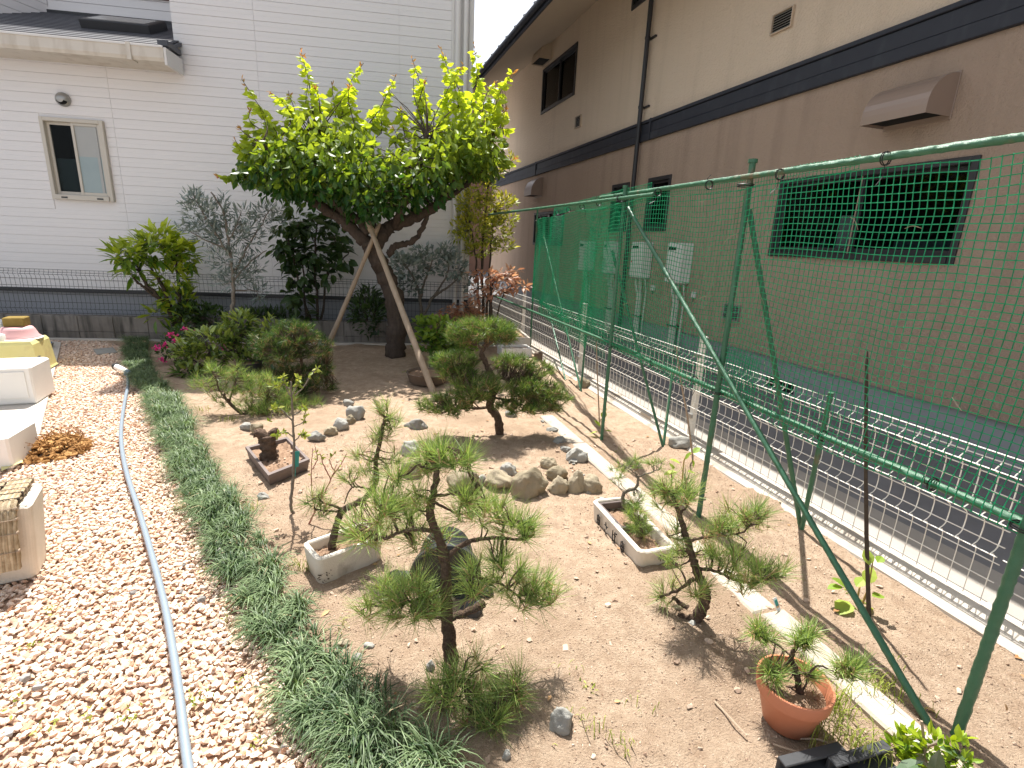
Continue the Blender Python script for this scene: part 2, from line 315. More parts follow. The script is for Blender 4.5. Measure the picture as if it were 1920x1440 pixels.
# ------------------------------------------------------------------ noise and polygons
def vnoise(x, y, sc, seed=0):
    r = np.random.RandomState(seed); T = r.rand(64, 64)
    x = np.asarray(x)*sc+100; y = np.asarray(y)*sc+100
    i = np.floor(x).astype(int); j = np.floor(y).astype(int); a = x-i; b = y-j
    a = a*a*(3-2*a); b = b*b*(3-2*b); g = lambda p, q: T[p % 64, q % 64]
    return (g(i, j)*(1-a)+g(i+1, j)*a)*(1-b)+(g(i, j+1)*(1-a)+g(i+1, j+1)*a)*b
def pip(p, poly):
    x, y = p[:, 0], p[:, 1]; c = np.zeros(len(p), bool); n = len(poly)
    for i in range(n):
        x1, y1 = poly[i][:2]; x2, y2 = poly[i-1][:2]
        if y1 == y2: continue
        k = ((y1 > y) != (y2 > y)) & (x < (x2-x1)*(y-y1)/(y2-y1)+x1); c ^= k
    return c
def catmull(p, k=6):
    p = np.asarray(p, float)
    if len(p) < 3: return np.array([p[0]+(p[-1]-p[0])*i/k for i in range(k+1)])
    q = np.vstack([2*p[0]-p[1], p, 2*p[-1]-p[-2]]); o = []
    for i in range(1, len(q)-2):
        for s in np.arange(k)/k:
            a, b, c, d = q[i-1], q[i], q[i+1], q[i+2]
            o.append(.5*(2*b+(c-a)*s+(2*a-5*b+4*c-d)*s*s+(3*b-a-3*c+d)*s**3))
    o.append(p[-1]); return np.array(o)
def sheet(name, poly, z, mt, parent=None, kind='structure', thick=0.):
    ar = sum(poly[i-1][0]*poly[i][1]-poly[i][0]*poly[i-1][1] for i in range(len(poly))); poly = list(poly) if ar > 0 else list(poly)[::-1]
    mb = MB(); n = len(poly); top = [A([q[0], q[1], z]) for q in poly]
    mb.add(top, [list(range(n))])
    if thick:
        bot = [q-UP*thick for q in top]; v = top+bot; f = [[i, n+i, n+(i+1) % n, (i+1) % n] for i in range(n)]; mb.add(v, f)
    return mb.build(name, mt, parent, kind=kind if not parent else None)
# ------------------------------------------------------------------ ground
sheet('ground', [(-120, -60), (120, -60), (120, 160), (-120, 160)], -.06, M['asphalt'])
BORD = [P(*q) for q in ((262, 655), (300, 740), (330, 820), (375, 890), (410, 970), (450, 1040), (500, 1120), (560, 1240), (640, 1360), (730, 1440))]
BORD.append(BORD[-1]+(BORD[-1]-BORD[-2])*3.)
backL, backR = H(-12, 7.13, 0), H(.2, 7.13, 0)
bed = [H(-4.3, 7.13, 0)] + BORD + [A([.6, -1.5, 0]), B(-2.5, 2.40, 0), B(6.9, 2.40, 0), H(-.25, 7.13, 0)]
gx, gy = np.meshgrid(np.arange(-5.2, 3.6, .026), np.arange(-1.6, 7.6, .026), indexing='ij')
gz = (vnoise(gx, gy, 1.1, 1)-.5)*.03 + (vnoise(gx, gy, 4.3, 2)-.5)*.022 + (vnoise(gx, gy, 12, 3)-.5)*.014 + (vnoise(gx, gy, 27, 4)-.5)*.012
V = np.stack([gx, gy, gz], -1).reshape(-1, 3); a_, b_ = gx.shape
ii = (np.arange(a_-1)[:, None]*b_+np.arange(b_-1)[None]).ravel()
F = np.stack([ii, ii+b_, ii+b_+1, ii+1], -1)
F = F[pip(V[F].mean(1)[:, :2], bed)]
used = np.unique(F); remap = np.full(len(V), -1); remap[used] = np.arange(len(used))
MB().add(V[used], remap[F]).build('soil', M['soil'], smooth=True, kind='structure')
slabp = [P(115, 643), P(70, 835), P(-250, 840), P(-500, 640), H(-9, 7.13, 0), H(-5.15, 7.13, 0)]
gravp = [H(-5.1, 7.13, 0)] + [H(-4.2, 7.13, 0)] + BORD + [A([-3.5, -1.5, 0]), A([-6, 1.5, 0]), P(-250, 840), P(70, 835), P(115, 643)]
sheet('gravel_path', [(q[0], q[1]) for q in gravp], -.021, M['gravel_base'])
sheet('concrete_slab', [(q[0], q[1]) for q in slabp], .012, M['concrete'], thick=.05)
sheet('drain_cover', [P(*q)[:2] for q in ((175, 655), (212, 652), (220, 661), (182, 665))], .006, M['grey_rock'], thick=.02)
# alley
for nm, m0, m1, mt, z in (('alley_pavement', 2.44, 2.92, 'alley', -.012), ('alley_road', 2.92, 4.36, 'asphalt', -.016)):
    sheet(nm, [B(-4, m0, 0)[:2], B(-4, m1, 0)[:2], B(22, m1, 0)[:2], B(22, m0, 0)[:2]], z, M[mt])
pc_ = [(2.325, -.03), (2.33, .004), (2.39, .045), (2.425, .064), (2.468, .066), (2.468, -.05)]; v_c = [B(t, m_, z) for t in np.arange(-3, 10.9, .46) for (m_, z) in pc_]; mb = MB(); k_ = len(pc_); n_ = len(v_c)//k_
mb.add(A(v_c)+np.column_stack([rs.normal(0, .002, (len(v_c), 2)), rs.normal(0, .002, len(v_c))]), [[i*k_+j, i*k_+(j+1) % k_, (i+1)*k_+(j+1) % k_, (i+1)*k_+j] for i in range(n_-1) for j in range(k_)]); mb.build('curb', M['curb'], kind='structure')
mb = MB(); mb.fbox(H, -12, .9, 7.055, 7.13, -.02, .018, .004); mb.build('wall_footing', M['concrete'], kind='structure')
# stones: angular convex hulls
def hull(n, seed, sx=1, sy=1, sz=1):
    r = np.random.RandomState(seed); bm = bmesh.new()
    for i in range(n):
        v = r.normal(size=3); v /= np.linalg.norm(v); v *= r.uniform(.8, 1.0); bm.verts.new((v[0]*sx, v[1]*sy, v[2]*sz))
    bmesh.ops.convex_hull(bm, input=bm.verts); bmesh.ops.triangulate(bm, faces=bm.faces)
    for v in [v for v in bm.verts if not v.link_faces]: bm.verts.remove(v)
    bm.verts.index_update(); v = A([q.co[:] for q in bm.verts]); f = A([[q.index for q in g.verts] for g in bm.faces]); bm.free(); return v, f
HULLS = [hull(13, k, 1, .8, .58) for k in range(14)]
SMALL = [hull(7, 50+k, 1, .85, .7) for k in range(8)]
def rotz_tilt(n, tilt=.35):
    a = rs.uniform(0, 2*math.pi, n); R = np.zeros((n, 3, 3)); c, s = np.cos(a), np.sin(a)
    R[:, 0, 0] = c; R[:, 0, 1] = -s; R[:, 1, 0] = s; R[:, 1, 1] = c; R[:, 2, 2] = 1
    t = rs.normal(0, tilt, n); p = rs.uniform(0, 2*math.pi, n); T = np.zeros((n, 3, 3)); ct, st = np.cos(t), np.sin(t)
    T[:, 0, 0] = 1; T[:, 1, 1] = ct; T[:, 1, 2] = -st; T[:, 2, 1] = st; T[:, 2, 2] = ct
    return np.einsum('nij,njk->nik', R, T)
def scatter_stones(pts, size, tint, templates, mt, name, kind='stuff', label=None, cat=None, tilt=.35):
    mb = MB(); k = rs.randint(0, len(templates), len(pts))
    for i, (tv, tf) in enumerate(templates):
        q = np.where(k == i)[0]
        if len(q): mb.inst(tv, tf, rotz_tilt(len(q), tilt)*size[q][:, None, None], pts[q], tint[q])
    return mb.build(name, mt, kind=kind, label=label, cat=cat)
def inside_pts(poly, step, jit=.5, z=0.):
    poly = A([q[:2] for q in poly]); lo, hi = poly.min(0), poly.max(0)
    x, y = np.meshgrid(np.arange(lo[0], hi[0], step), np.arange(lo[1], hi[1], step)); p = np.stack([x.ravel(), y.ravel()], -1)
    p += rs.uniform(-jit, jit, p.shape)*step; p = p[pip(p, poly)]
    return np.column_stack([p, np.full(len(p), z)])
gq = [q for q in gravp]; gq[-4] = A([-2.6, .6, 0]); gq[-5] = A([-1.2, .6, 0]); gq[-6] = P(800, 1470) if len(gq) else None
pts = np.concatenate([inside_pts(gq, .0215, .5, -.013), inside_pts(gq, .0262, .6, -.004)])
v_ = (pts-CAM)@FW; pts = pts[(v_ > .5)]
pxx = 960+FPX*((pts-CAM)@RX)/((pts-CAM)@FW); pts = pts[pxx > -260]
sz = rs.uniform(.0090, .0175, len(pts))*np.where(rs.rand(len(pts)) < .06, 1.35, 1)
tn = np.clip(rs.normal(.6, .29, len(pts)), 0, 1)
scatter_stones(pts, sz, tn, HULLS, M['gravel'], 'gravel', tilt=.30, label='pinkish beige crushed stone covering the path', cat='gravel')
pts2 = pts[rs.choice(len(pts), 130)]; scatter_stones(pts2+UP*.006, rs.uniform(.012, .022, 130), rs.rand(130), HULLS, M['grey_gravel'], 'grey_gravel', label='few grey stones strewn among the beige gravel', cat='gravel')
# pebbles on the soil
def height(p):
    x, y = p[:, 0], p[:, 1]
    return (vnoise(x, y, 1.1, 1)-.5)*.03 + (vnoise(x, y, 4.3, 2)-.5)*.022 + (vnoise(x, y, 12, 3)-.5)*.014 + (vnoise(x, y, 27, 4)-.5)*.012
near = [BORD[3], BORD[4], BORD[5], BORD[6], BORD[7], BORD[8], BORD[9], A([.2, .9, 0]), B(-.2, 2.38, 0), B(3.2, 2.38, 0), P(620, 800)]
pp = inside_pts(near, .0118, .9); pp = pp[rs.rand(len(pp)) < .45+.55*vnoise(pp[:, 0], pp[:, 1], 3.1, 9)]
far_ = inside_pts(bed, .045, .9); far_ = far_[far_[:, 1] > 2.2]
pp = np.concatenate([pp, far_]); pp[:, 2] = height(pp)+.001
ps = np.clip(rs.lognormal(-5.95, .45, len(pp)), .0016, .011)
scatter_stones(pp, ps, np.clip(rs.normal(.5, .25, len(pp)), 0, 1), SMALL, M['pebble'], 'pebbles', label='small pebbles and grit lying on the bare soil', cat='pebbles')
pb = inside_pts(near, .19, .9); pb[:, 2] = height(pb)+.004
scatter_stones(pb, rs.uniform(.009, .02, len(pb)), np.clip(rs.normal(.6, .25, len(pb)), 0, 1), HULLS, M['pebble'], 'soil_clods', label='larger pebbles and clods scattered over the bed', cat='pebbles')
# concrete edging along the bed
e = thing('garden_edging', 'pale concrete edging strip of long slabs laid flat in the soil', 'edging', B(2, 1.55, 0), kind='structure')
for i, (t0, t1) in enumerate(((.1, .75), (.76, 1.36), (1.37, 1.97), (1.98, 2.6), (2.61, 3.2), (3.21, 3.85))):
    mb = MB(); dm = rs.uniform(-.012, .012); mb.fbox(B, t0, t1, 1.515+dm, 1.635+dm, -.05, .020+rs.uniform(-.006, .006), .008, rs.rand()); mb.build('edging_slab', M['edging'], e)
# ------------------------------------------------------------------ white house
HF = 7.77
house = thing('white_house', 'white weatherboarded house with a dark low roof at its left', 'house', H(-2, HF, 0))
LW = lambda mb, nm, mt, par=house, **k: mb.build(nm, M[mt], par, **k)
mb = MB(); mb.fbox(H, -9, .42, HF+.045, HF+.2, -.05, .56); LW(mb, 'foundation', 'foundation_grey')
mb = MB(); mb.fbox(H, -9, .48, HF-.015, HF+.06, .515, .56, .004); LW(mb, 'base_trim', 'black_metal')
# wall core, with the window opening left open
mb = MB(); w0, w1, wz0, wz1 = -4.82, -4.11, 1.69, 2.65
for (a, b, c, d) in ((-9, w0, .56, 3.4), (w1, -3.19, .56, 3.4), (w0, w1, .56, wz0), (w0, w1, wz1, 3.4)): mb.fbox(H, a, b, HF+.022, HF+.15, c, d)
def uprism(mb, pts, n0, n1):
    k = len(pts); v = [H(u, n, z) for n in (n0, n1) for (u, z) in pts]; mb.add(v, [list(range(k)), list(range(k, 2*k))[::-1]]+[[i, k+i, k+(i+1) % k, (i+1) % k] for i in range(k)])
uprism(mb, [(-3.19, .56), (.46, .56), (.46, 4.70), (-2.45, 6.45), (-3.19, 6.45)], HF+.022, 14)
LW(mb, 'wall', 'white_siding')
mb = MB(); uprism(mb, [(-3.22, 6.452), (-2.45, 6.452), (.52, 4.665), (.52, 4.74), (-2.43, 6.515), (-3.22, 6.515)], HF-.03, 14.1); LW(mb, 'tall_roof', 'slate')
PITCHB = .1122; z = .562; r0 = rs
def board(u0, u1, z0, par=house):
    """lap board: a flat face standing proud at its foot, a step groove above"""
    key = (round(u0, 3), round(u1, 3))
    if key not in BOARDS:
        prof = [(-.001, .0), (-.0105, .0012), (-.0105, .054), (-.0088, .0565), (-.0088, .059), (-.0105, .0615), (-.0098, PITCHB-.0052), (.0, PITCHB-.0046), (.024, PITCHB-.0046), (.024, .0)]
        m_ = MB(); k = len(prof); v = [H(u, HF+.0235+o-.0, zz)-H(0, HF, 0) for u in (u0+.0015, u1-.0015) for (o, zz) in prof]
        f = [[i, k+i, k+(i+1) % k, (i+1) % k] for i in range(k)]; f += [list(range(k))[::-1], list(range(k, 2*k))]
        m_.add(v, f, rs.uniform(.3, .7)); o = m_.build('siding_board', M['white_siding']); BOARDS[key] = o.data; bpy.data.objects.remove(o)
    T = np.eye(4); T[:3, 3] = H(0, HF, z0); inst_part('siding_board', BOARDS[key], par, T)
BOARDS = {}
while z < 6.3:
    segs = [(-3.19, -2.24), (-2.24, -.47), (-.47, .20)] if z > 3.3 else [(-9, -5.77), (-5.77, -4.0), (-4.0, -2.24), (-2.24, -.47), (-.47, .20)]
    for (a, b) in segs:
        lim = -2.45+(6.44-z-PITCHB)/.6
        if b > lim: b = round(lim, 2)
        if b-a < .05: continue
        if a == -5.77 and z+PITCHB > wz0-.02 and z < wz1+.02: board(a, w0-.012, z); board(w1+.012, b, z)
        else: board(a, b, z)
    z += PITCHB
# corner trim and drain pipes
mb = MB(); mb.fbox(H, .20, .232, HF-.004, HF+.03, .56, 4.8, .003); mb.fbox(H, .425, .49, HF-.006, HF+.05, .56, 4.66, .004); LW(mb, 'corner_trim', 'white_trim')
for k in range(46):
    pass
mb = MB(); mb.fbox(H, .232, .425, HF+.004, HF+.03, .56, 4.66); LW(mb, 'corner_panel', 'white_siding')
for u in (.285, .385):
    mb = MB(); mb.tube([H(u, HF-.045, 4.66), H(u, HF-.045, .1)], .034, 14); LW(mb, 'drain_pipe', 'white_trim', smooth=False)
# window
wf = MB(); q = .045
wf.fbox(H, w0, w0+q, HF-.03, HF+.09, wz0, wz1, .004); wf.fbox(H, w1-q, w1, HF-.03, HF+.09, wz0, wz1, .004)
wf.fbox(H, w0+q, w1-q, HF-.03, HF+.09, wz1-q, wz1, .004); wf.fbox(H, w0+q, w1-q, HF-.045, HF+.09, wz0, wz0+.06, .004)
win = LW(wf, 'window', 'beige_alu')
wm = (w0+w1)/2
for (a, b, o) in ((w0+q, wm+.02, .035), (wm-.02, w1-q, -.0)):
    s = MB(); k = .032
    s.fbox(H, a, a+k, HF+o-.012, HF+o+.018, wz0+.06, wz1-q, .003); s.fbox(H, b-k, b, HF+o-.012, HF+o+.018, wz0+.06, wz1-q, .003)
    s.fbox(H, a+k, b-k, HF+o-.012, HF+o+.018, wz1-q-k, wz1-q, .003); s.fbox(H, a+k, b-k, HF+o-.012, HF+o+.018, wz0+.06, wz0+.06+k*1.3, .003)
    LW(s, 'sash', 'beige_alu', win)
s = MB(); s.fbox(H, w0+q+.03, wm, HF+.036, HF+.040, wz0+.09, wz1-q-.03); LW(s, 'pane', 'glass', win)
s = MB(); s.fbox(H, wm, w1-q-.03, HF+.002, HF+.006, wz0+.53, wz1-q-.03); LW(s, 'pane', 'frost', win)
s = MB(); s.fbox(H, wm, w1-q-.03, HF+.002, HF+.006, wz0+.09, wz0+.53); LW(s, 'pane', 'frost_blue', win)
s = MB()
for a in (w0+.12, w1-.18): s.fbox(H, a, a+.07, HF-.051, HF-.044, wz0+.018, wz0+.036)
LW(s, 'drain_slot', 'pot_dark', win)
s = MB(); s.room(H, w0-.25, w1+.25, HF+.152, HF+.95, wz0-.2, wz1+.2); LW(s, 'room_wall', 'dark_void')
s = MB(); s.fbox(H, w0+.06, wm+.0, HF+.07, HF+.09, wz0+.1, wz0+.50); LW(s, 'indoor_board', 'blue_board')
s = MB(); s.fbox(H, w1-.125, w1-.095, HF-.006, HF+.0015, wz0+.1, wz1-q-.035); LW(s, 'screen_edge', 'frost', win)
# round vent cap: half dome with a dark mouth
s = MB(); c = H(-4.52, HF, 2.86); N = 16; V_ = []; F_ = []
for i in range(9):
    th = i/8*math.pi/2
    for j in range(N):
        a = j/N*2*math.pi; V_.append(c + HU*math.cos(a)*.075*math.sin(th) + UP*math.sin(a)*.075*math.sin(th) - HN*(.02+.06*math.cos(th)))
for i in range(8):
    for j in range(N):
        a = (j+.5)/N*2*math.pi
        if i > 2 and math.sin(a) < -.55: continue
        F_.append([i*N+j, i*N+(j+1) % N, (i+1)*N+(j+1) % N, (i+1)*N+j])
s.add(V_, F_); s.tube([c-HN*.025, c+HN*.02], .078, 20); vc = LW(s, 'vent_cap', 'steel', smooth=True)
s = MB(); s.tube([c-HN*.03, c-HN*.026], .062, 16); LW(s, 'vent_mouth', 'dark_void', vc)
# low roof at the left, its gutter and soffit
rz = lambda n: 3.45+(n-7.40)*.43
rf = MB(); rf.add([H(-9, 7.40, 3.40), H(-3.10, 7.40, 3.40), H(-3.10, 9.3, rz(9.3)-.04), H(-9, 9.3, rz(9.3)-.04), H(-9, 7.40, 3.44), H(-3.10, 7.40, 3.44), H(-3.10, 9.3, rz(9.3)-.004), H(-9, 9.3, rz(9.3)-.004)], [[0, 3, 2, 1], [4, 5, 6, 7], [0, 1, 5, 4], [1, 2, 6, 5], [2, 3, 7, 6], [3, 0, 4, 7]])
lr = LW(rf, 'low_roof', 'slate')
for k in range(17):
    n0 = 7.385+k*.113
    for (ua, ub) in ((-9, -6.2), (-6.2, -4.6), (-4.6, -3.13)):
        mb = MB(); ub2 = ub if n0 < 7.75 or ub > -4 and False else (ub if ub < -3.2 else (-3.20 if n0 > HF else ub))
        c0, c1 = H(0, n0, rz(n0)+.009), H(0, n0+.125, rz(n0+.125)+.001)
        cc = (c0+c1)/2 + HU*(ua+ub2)/2; mb.obox(cc, HU*(ub2-ua)/2*.999, (c1-c0)/2, np.cross(HU, (c1-c0)/np.linalg.norm(c1-c0))*.006, .0, rs.rand())
        mb.build('roof_slate', M['slate'], house)
mb = MB()
prof = [(7.33, 3.42), (7.325, 3.30), (7.345, 3.265), (7.42, 3.262), (7.44, 3.30), (7.44, 3.41), (7.345, 3.415)]
v = [H(u, n, zz) for u in (-9, -3.13) for (n, zz) in prof]; k = len(prof)
mb.add(v, [[i, (i+1) % k, k+(i+1) % k, k+i] for i in range(k)]+[list(range(k))[::-1], list(range(k, 2*k))]); gt = LW(mb, 'gutter', 'gutter')
mb = MB(); mb.fbox(H, -3.13, -3.10, 7.33, 7.75, 3.23, 3.415, .004); mb.fbox(H, -9, -3.13, 7.318, 7.34, 3.405, 3.43, .003); LW(mb, 'gutter_rim', 'white_trim', gt)
mb = MB(); mb.fbox(H, -3.52, -3.47, 7.312, 7.45, 3.25, 3.432, .003); LW(mb, 'gutter_joint', 'gutter', gt)
mb = MB(); mb.fbox(H, -9, -3.12, 7.43, HF+.01, 3.27, 3.29); LW(mb, 'soffit', 'gutter')
mb = MB(); mb.fbox(H, -3.20, -3.085, 7.36, 7.70, 3.435, 3.50, .005); LW(mb, 'roof_edge_cap', 'slate')
# set-back upper wall, its side wing, main roof eave, skylight
zb = rz(9.2)
for k in range(12):
    mb = MB(); za = 4.05+k*.1122
    mb.fbox(H, -5.35, -3.19, 9.2, 9.3, za+.003, za+.1122-.003, .0, rs.rand()); LW(mb, 'upper_board', 'white_siding')
    mb = MB(); mb.fbox(H, -9, -5.6, 8.6, 8.7, za-.28+.003, za-.28+.109, 0, rs.rand()); LW(mb, 'wing_board', 'white_siding')
    mb = MB(); a = H(-5.6, 8.6, za-.25); b = H(-5.37, 9.2, za-.0); mb.obox((a+b)/2, (b-a-UP*(b-a)[2])/2, np.cross((b-a)/np.linalg.norm(b-a), UP)*.02, UP*.0535); LW(mb, 'wing_side_board', 'white_siding')
mb = MB(); mb.fbox(H, -9, -3.19, 9.32, 9.4, 3.9, 6.0); mb.fbox(H, -9, -5.62, 8.72, 8.8, 3.8, 6.0); mb.fbox(H, -9, -3.19, 9.19, 9.22, 4.0, rz(9.2)+.07); LW(mb, 'upper_wall', 'white_siding')
mb = MB(); mb.fbox(H, -5.36, -3.19, 9.17, 9.2, rz(9.2)-.02, rz(9.2)+.035); LW(mb, 'flashing', 'black_metal')
mb = MB(); mb.fbox(H, -9, -3.19, 8.9, 14, 6.0, 6.08); LW(mb, 'main_eave', 'soffit_brown')
mb = MB(); mb.fbox(H, -4.72, -3.19, 9.17, 9.2, 4.52, 5.6); LW(mb, 'shutter_panel', 'soffit_brown')
sk = MB(); c = (H(-4.36, 8.05, rz(8.05))+H(-3.55, 8.55, rz(8.55)))/2; sd = H(0, 1, .43)-H(0, 0, 0); sd /= np.linalg.norm(sd); nn = np.cross(HU, sd)
sk.obox(c+nn*.05, HU*.40, sd*.27, nn*.06, .01); skl = LW(sk, 'skylight', 'black_metal')
sk = MB(); sk.obox(c+nn*.112, HU*.33, sd*.20, nn*.003); LW(sk, 'pane', 'frost', skl)
# ------------------------------------------------------------------ tan house across the alley
MW = 4.35
tan = thing('tan_house', 'two storey tan and brown rendered house with a navy band', 'house', B(6, MW, 0))
TW = lambda mb, nm, mt, par=tan, **k: mb.build(nm, M[mt], par, **k)
def holed(mb, t0, t1, z0, z1, holes, m0=MW, depth=.16):
    ts = sorted({t0, t1, *[h[0] for h in holes], *[h[1] for h in holes]}); zs = sorted({z0, z1, *[h[2] for h in holes], *[h[3] for h in holes]})
    for i in range(len(ts)-1):
        for j in range(len(zs)-1):
            a, b, c, d = ts[i], ts[i+1], zs[j], zs[j+1]
            if any(h[0]-1e-6 <= a and b <= h[1]+1e-6 and h[2]-1e-6 <= c and d <= h[3]+1e-6 for h in holes): continue
            mb.quad(B(b, m0, c), B(a, m0, c), B(a, m0, d), B(b, m0, d))
    for (a, b, c, d) in holes:
        mb.quad(B(a, m0, c), B(b, m0, c), B(b, m0+depth, c), B(a, m0+depth, c)); mb.quad(B(a, m0, d), B(a, m0+depth, d), B(b, m0+depth, d), B(b, m0, d))
        mb.quad(B(a, m0, c), B(a, m0+depth, c), B(a, m0+depth, d), B(a, m0, d)); mb.quad(B(b, m0, c), B(b, m0, d), B(b, m0+depth, d), B(b, m0+depth, c))
WINU = [(10.22, 12.05, 4.2, 5.1), (7.2, 8.22, 4.9, 5.4)]
WINL = [(2.80, 4.64, 1.39, 2.15), (10.33, 12.13, 1.39, 2.11), (7.76, 8.33, 1.66, 2.41), (6.63, 7.21, 1.66, 2.41)]
mb = MB(); holed(mb, -4, 16, 3.22, 5.55, WINU); mb.fbox(B, -4, 16, MW+.75, MW+.8, 3.22, 5.5); TW(mb, 'upper_wall', 'tan_wall')
mb = MB(); holed(mb, -4, 16, .34, 2.96, WINL); mb.quad(B(-4, MW, .34), B(16, MW, .34), B(16, MW+.05, .34), B(-4, MW+.05, .34)); TW(mb, 'lower_wall', 'brown_wall')
mb = MB(); mb.quad(B(16, MW, .0), B(16, MW+6, .0), B(16, MW+6, 2.96), B(16, MW, 2.96)); mb.quad(B(-4, MW+6, 0), B(16, MW+6, 0), B(16, MW+6, 5.5), B(-4, MW+6, 5.5)); TW(mb, 'end_wall', 'brown_wall')
mb = MB(); mb.fbox(B, -4, 16, MW+.03, MW+.2, -.05, .34); TW(mb, 'foundation', 'foundation_grey')
mb = MB(); mb.fbox(B, -4, 16.02, MW-.05, MW+.01, 3.185, 3.225, .005); mb.fbox(B, -4, 16.01, MW-.03, MW+.01, 3.05, 3.182, .004); mb.fbox(B, -4, 16.02, MW-.042, MW+.01, 2.945, 3.047, .005); band = TW(mb, 'band', 'navy')
for t in (2.42, 7.25, 12.1): mb = MB(); mb.fbox(B, t, t+.03, MW-.056, MW-.02, 2.94, 3.23, .003); TW(mb, 'band_joint', 'navy', band)
for t in (2.77, 3.71, 6.0, 9.0):
    mb = MB(); mb.fbox(B, t-.004, t+.004, MW-.0015, MW+.004, .345, 2.94); TW(mb, 'sealant_joint', 'brown_wall')
mb = MB(); v = [B(-4, 2.98, 4.80), B(16.6, 2.98, 4.80), B(16.6, MW+.1, 5.55), B(-4, MW+.1, 5.55), B(-4, 2.98, 4.84), B(16.6, 2.98, 4.84), B(16.6, MW+.1, 5.59), B(-4, MW+.1, 5.59)]; mb.add(v, [[0, 1, 2, 3], [4, 7, 6, 5], [0, 4, 5, 1], [1, 5, 6, 2], [2, 6, 7, 3], [3, 7, 4, 0]]); TW(mb, 'soffit', 'soffit_tan')
mb = MB(); mb.fbox(B, -4, 16.62, 2.94, 2.98, 4.75, 4.94, .006); TW(mb, 'fascia', 'navy')
mb = MB(); mb.tube([B(-4, 2.90, 4.84), B(16.62, 2.90, 4.84)], .05, 12); TW(mb, 'gutter', 'navy')
mb = MB(); v = [B(-4, 2.92, 4.94), B(16.62, 2.92, 4.94), B(16.62, 7.2, 7.08), B(-4, 7.2, 7.08)]; mb.add(v, [[0, 1, 2, 3]])
for k in range(42): mb.tube([B(-3.8+k*.5, 2.93, 4.955), B(-3.8+k*.5, 3.4, 5.19)], .022, 6)
TW(mb, 'roof', 'slate')
def winT(t0, t1, z0, z1, split=True, back='room'):
    f = MB(); q = .05; a, b = MW-.018, MW+.09
    f.fbox(B, t0, t0+q, a, b, z0, z1, .004); f.fbox(B, t1-q, t1, a, b, z0, z1, .004); f.fbox(B, t0+q, t1-q, a, b, z1-q, z1, .004); f.fbox(B, t0+q, t1-q, a-.012, b, z0, z0+q, .004)
    wn = TW(f, 'window', 'black_metal')
    parts = [(t0+q, (t0+t1)/2+.02, .05), ((t0+t1)/2-.02, t1-q, .02)] if split else [(t0+q, t1-q, .03)]
    for (c, d, o) in parts:
        s = MB(); k = .035
        s.fbox(B, c, c+k, MW+o, MW+o+.025, z0+q, z1-q, .003); s.fbox(B, d-k, d, MW+o, MW+o+.025, z0+q, z1-q, .003)
        s.fbox(B, c+k, d-k, MW+o, MW+o+.025, z1-q-k, z1-q, .003); s.fbox(B, c+k, d-k, MW+o, MW+o+.025, z0+q, z0+q+k*1.4, .003); TW(s, 'sash', 'black_metal', wn)
        s = MB(); s.fbox(B, c+k, d-k, MW+o+.01, MW+o+.014, z0+q+k, z1-q-k); TW(s, 'pane', 'glass', wn)
    s = MB(); s.room(B, t0-.1, t1+.1, MW+.162, MW+.7, z0-.2, z1+.2); TW(s, 'room_wall', back, wn)
    return wn
wb = winT(*WINL[0], back='dark_void'); winT(*WINL[1]); w3 = winT(*WINL[2], split=False); w4 = winT(*WINL[3], split=False); wu = winT(*WINU[0]); winT(*WINU[1])
for (t0, t1, z0, z1), wn in ((WINL[2], w3), (WINL[3], w4)):
    s = MB(); s.fbox(B, t0+.1, t0+.3, MW+.12, MW+.13, z0+.1, z1-.1); s.fbox(B, t0+.36, t0+.5, MW+.12, MW+.13, z0+.1, z1-.1); TW(s, 'curtain', 'curtain', wn)
s = MB(); s.fbox(B, 3.78, 3.92, MW+.085, MW+.09, 1.47, 1.78); TW(s, 'taped_paper', 'paper', wb)
s = MB(); s.fbox(B, 2.95, 3.45, MW+.2, MW+.3, 1.40, 1.58); TW(s, 'indoor_box', 'blue_board', wb)
s = MB(); s.lathe([(.035, 1.4), (.035, 1.52), (.014, 1.56), (.014, 1.6)], B(4.12, MW+.16, 0), 12); s.lathe([(.05, 1.4), (.05, 1.5)], B(4.3, MW+.17, 0), 12); TW(s, 'indoor_bottle', 'blue_board', wb)
s = MB(); s.fbox(B, 10.3, 11.05, MW+.11, MW+.12, 4.3, 4.95); TW(s, 'curtain', 'blue_board', wu)
# louvred vents
def vent(t0, t1, z0, z1):
    f = MB(); q = .012
    for bx in ((t0, t0+q, z0, z1), (t1-q, t1, z0, z1), (t0+q, t1-q, z0, z0+q), (t0+q, t1-q, z1-q, z1)): f.fbox(B, bx[0], bx[1], MW-.03, MW+.0, bx[2], bx[3], .002)
    v = TW(f, 'wall_vent', 'hood_tan' if z0 > 3 else 'steel'); n = max(5, int((z1-z0)/.025))
    for i in range(n):
        s = MB(); z = z0+q+(i+.5)*(z1-z0-2*q)/n; s.obox(B((t0+t1)/2, MW-.014, z), BT*((t1-t0)/2-q), (-BM*.009+UP*-.006), UP*.0016+BM*-.001); TW(s, 'slat', 'steel', v)
    s = MB(); s.fbox(B, t0+q, t1-q, MW-.004, MW-.001, z0+q, z1-q); TW(s, 'vent_back', 'dark_void', v)
vent(4.83, 5.11, 3.60, 3.79); vent(9.81, 10.07, 3.57, 3.78); vent(4.92, 5.19, .63, .82)
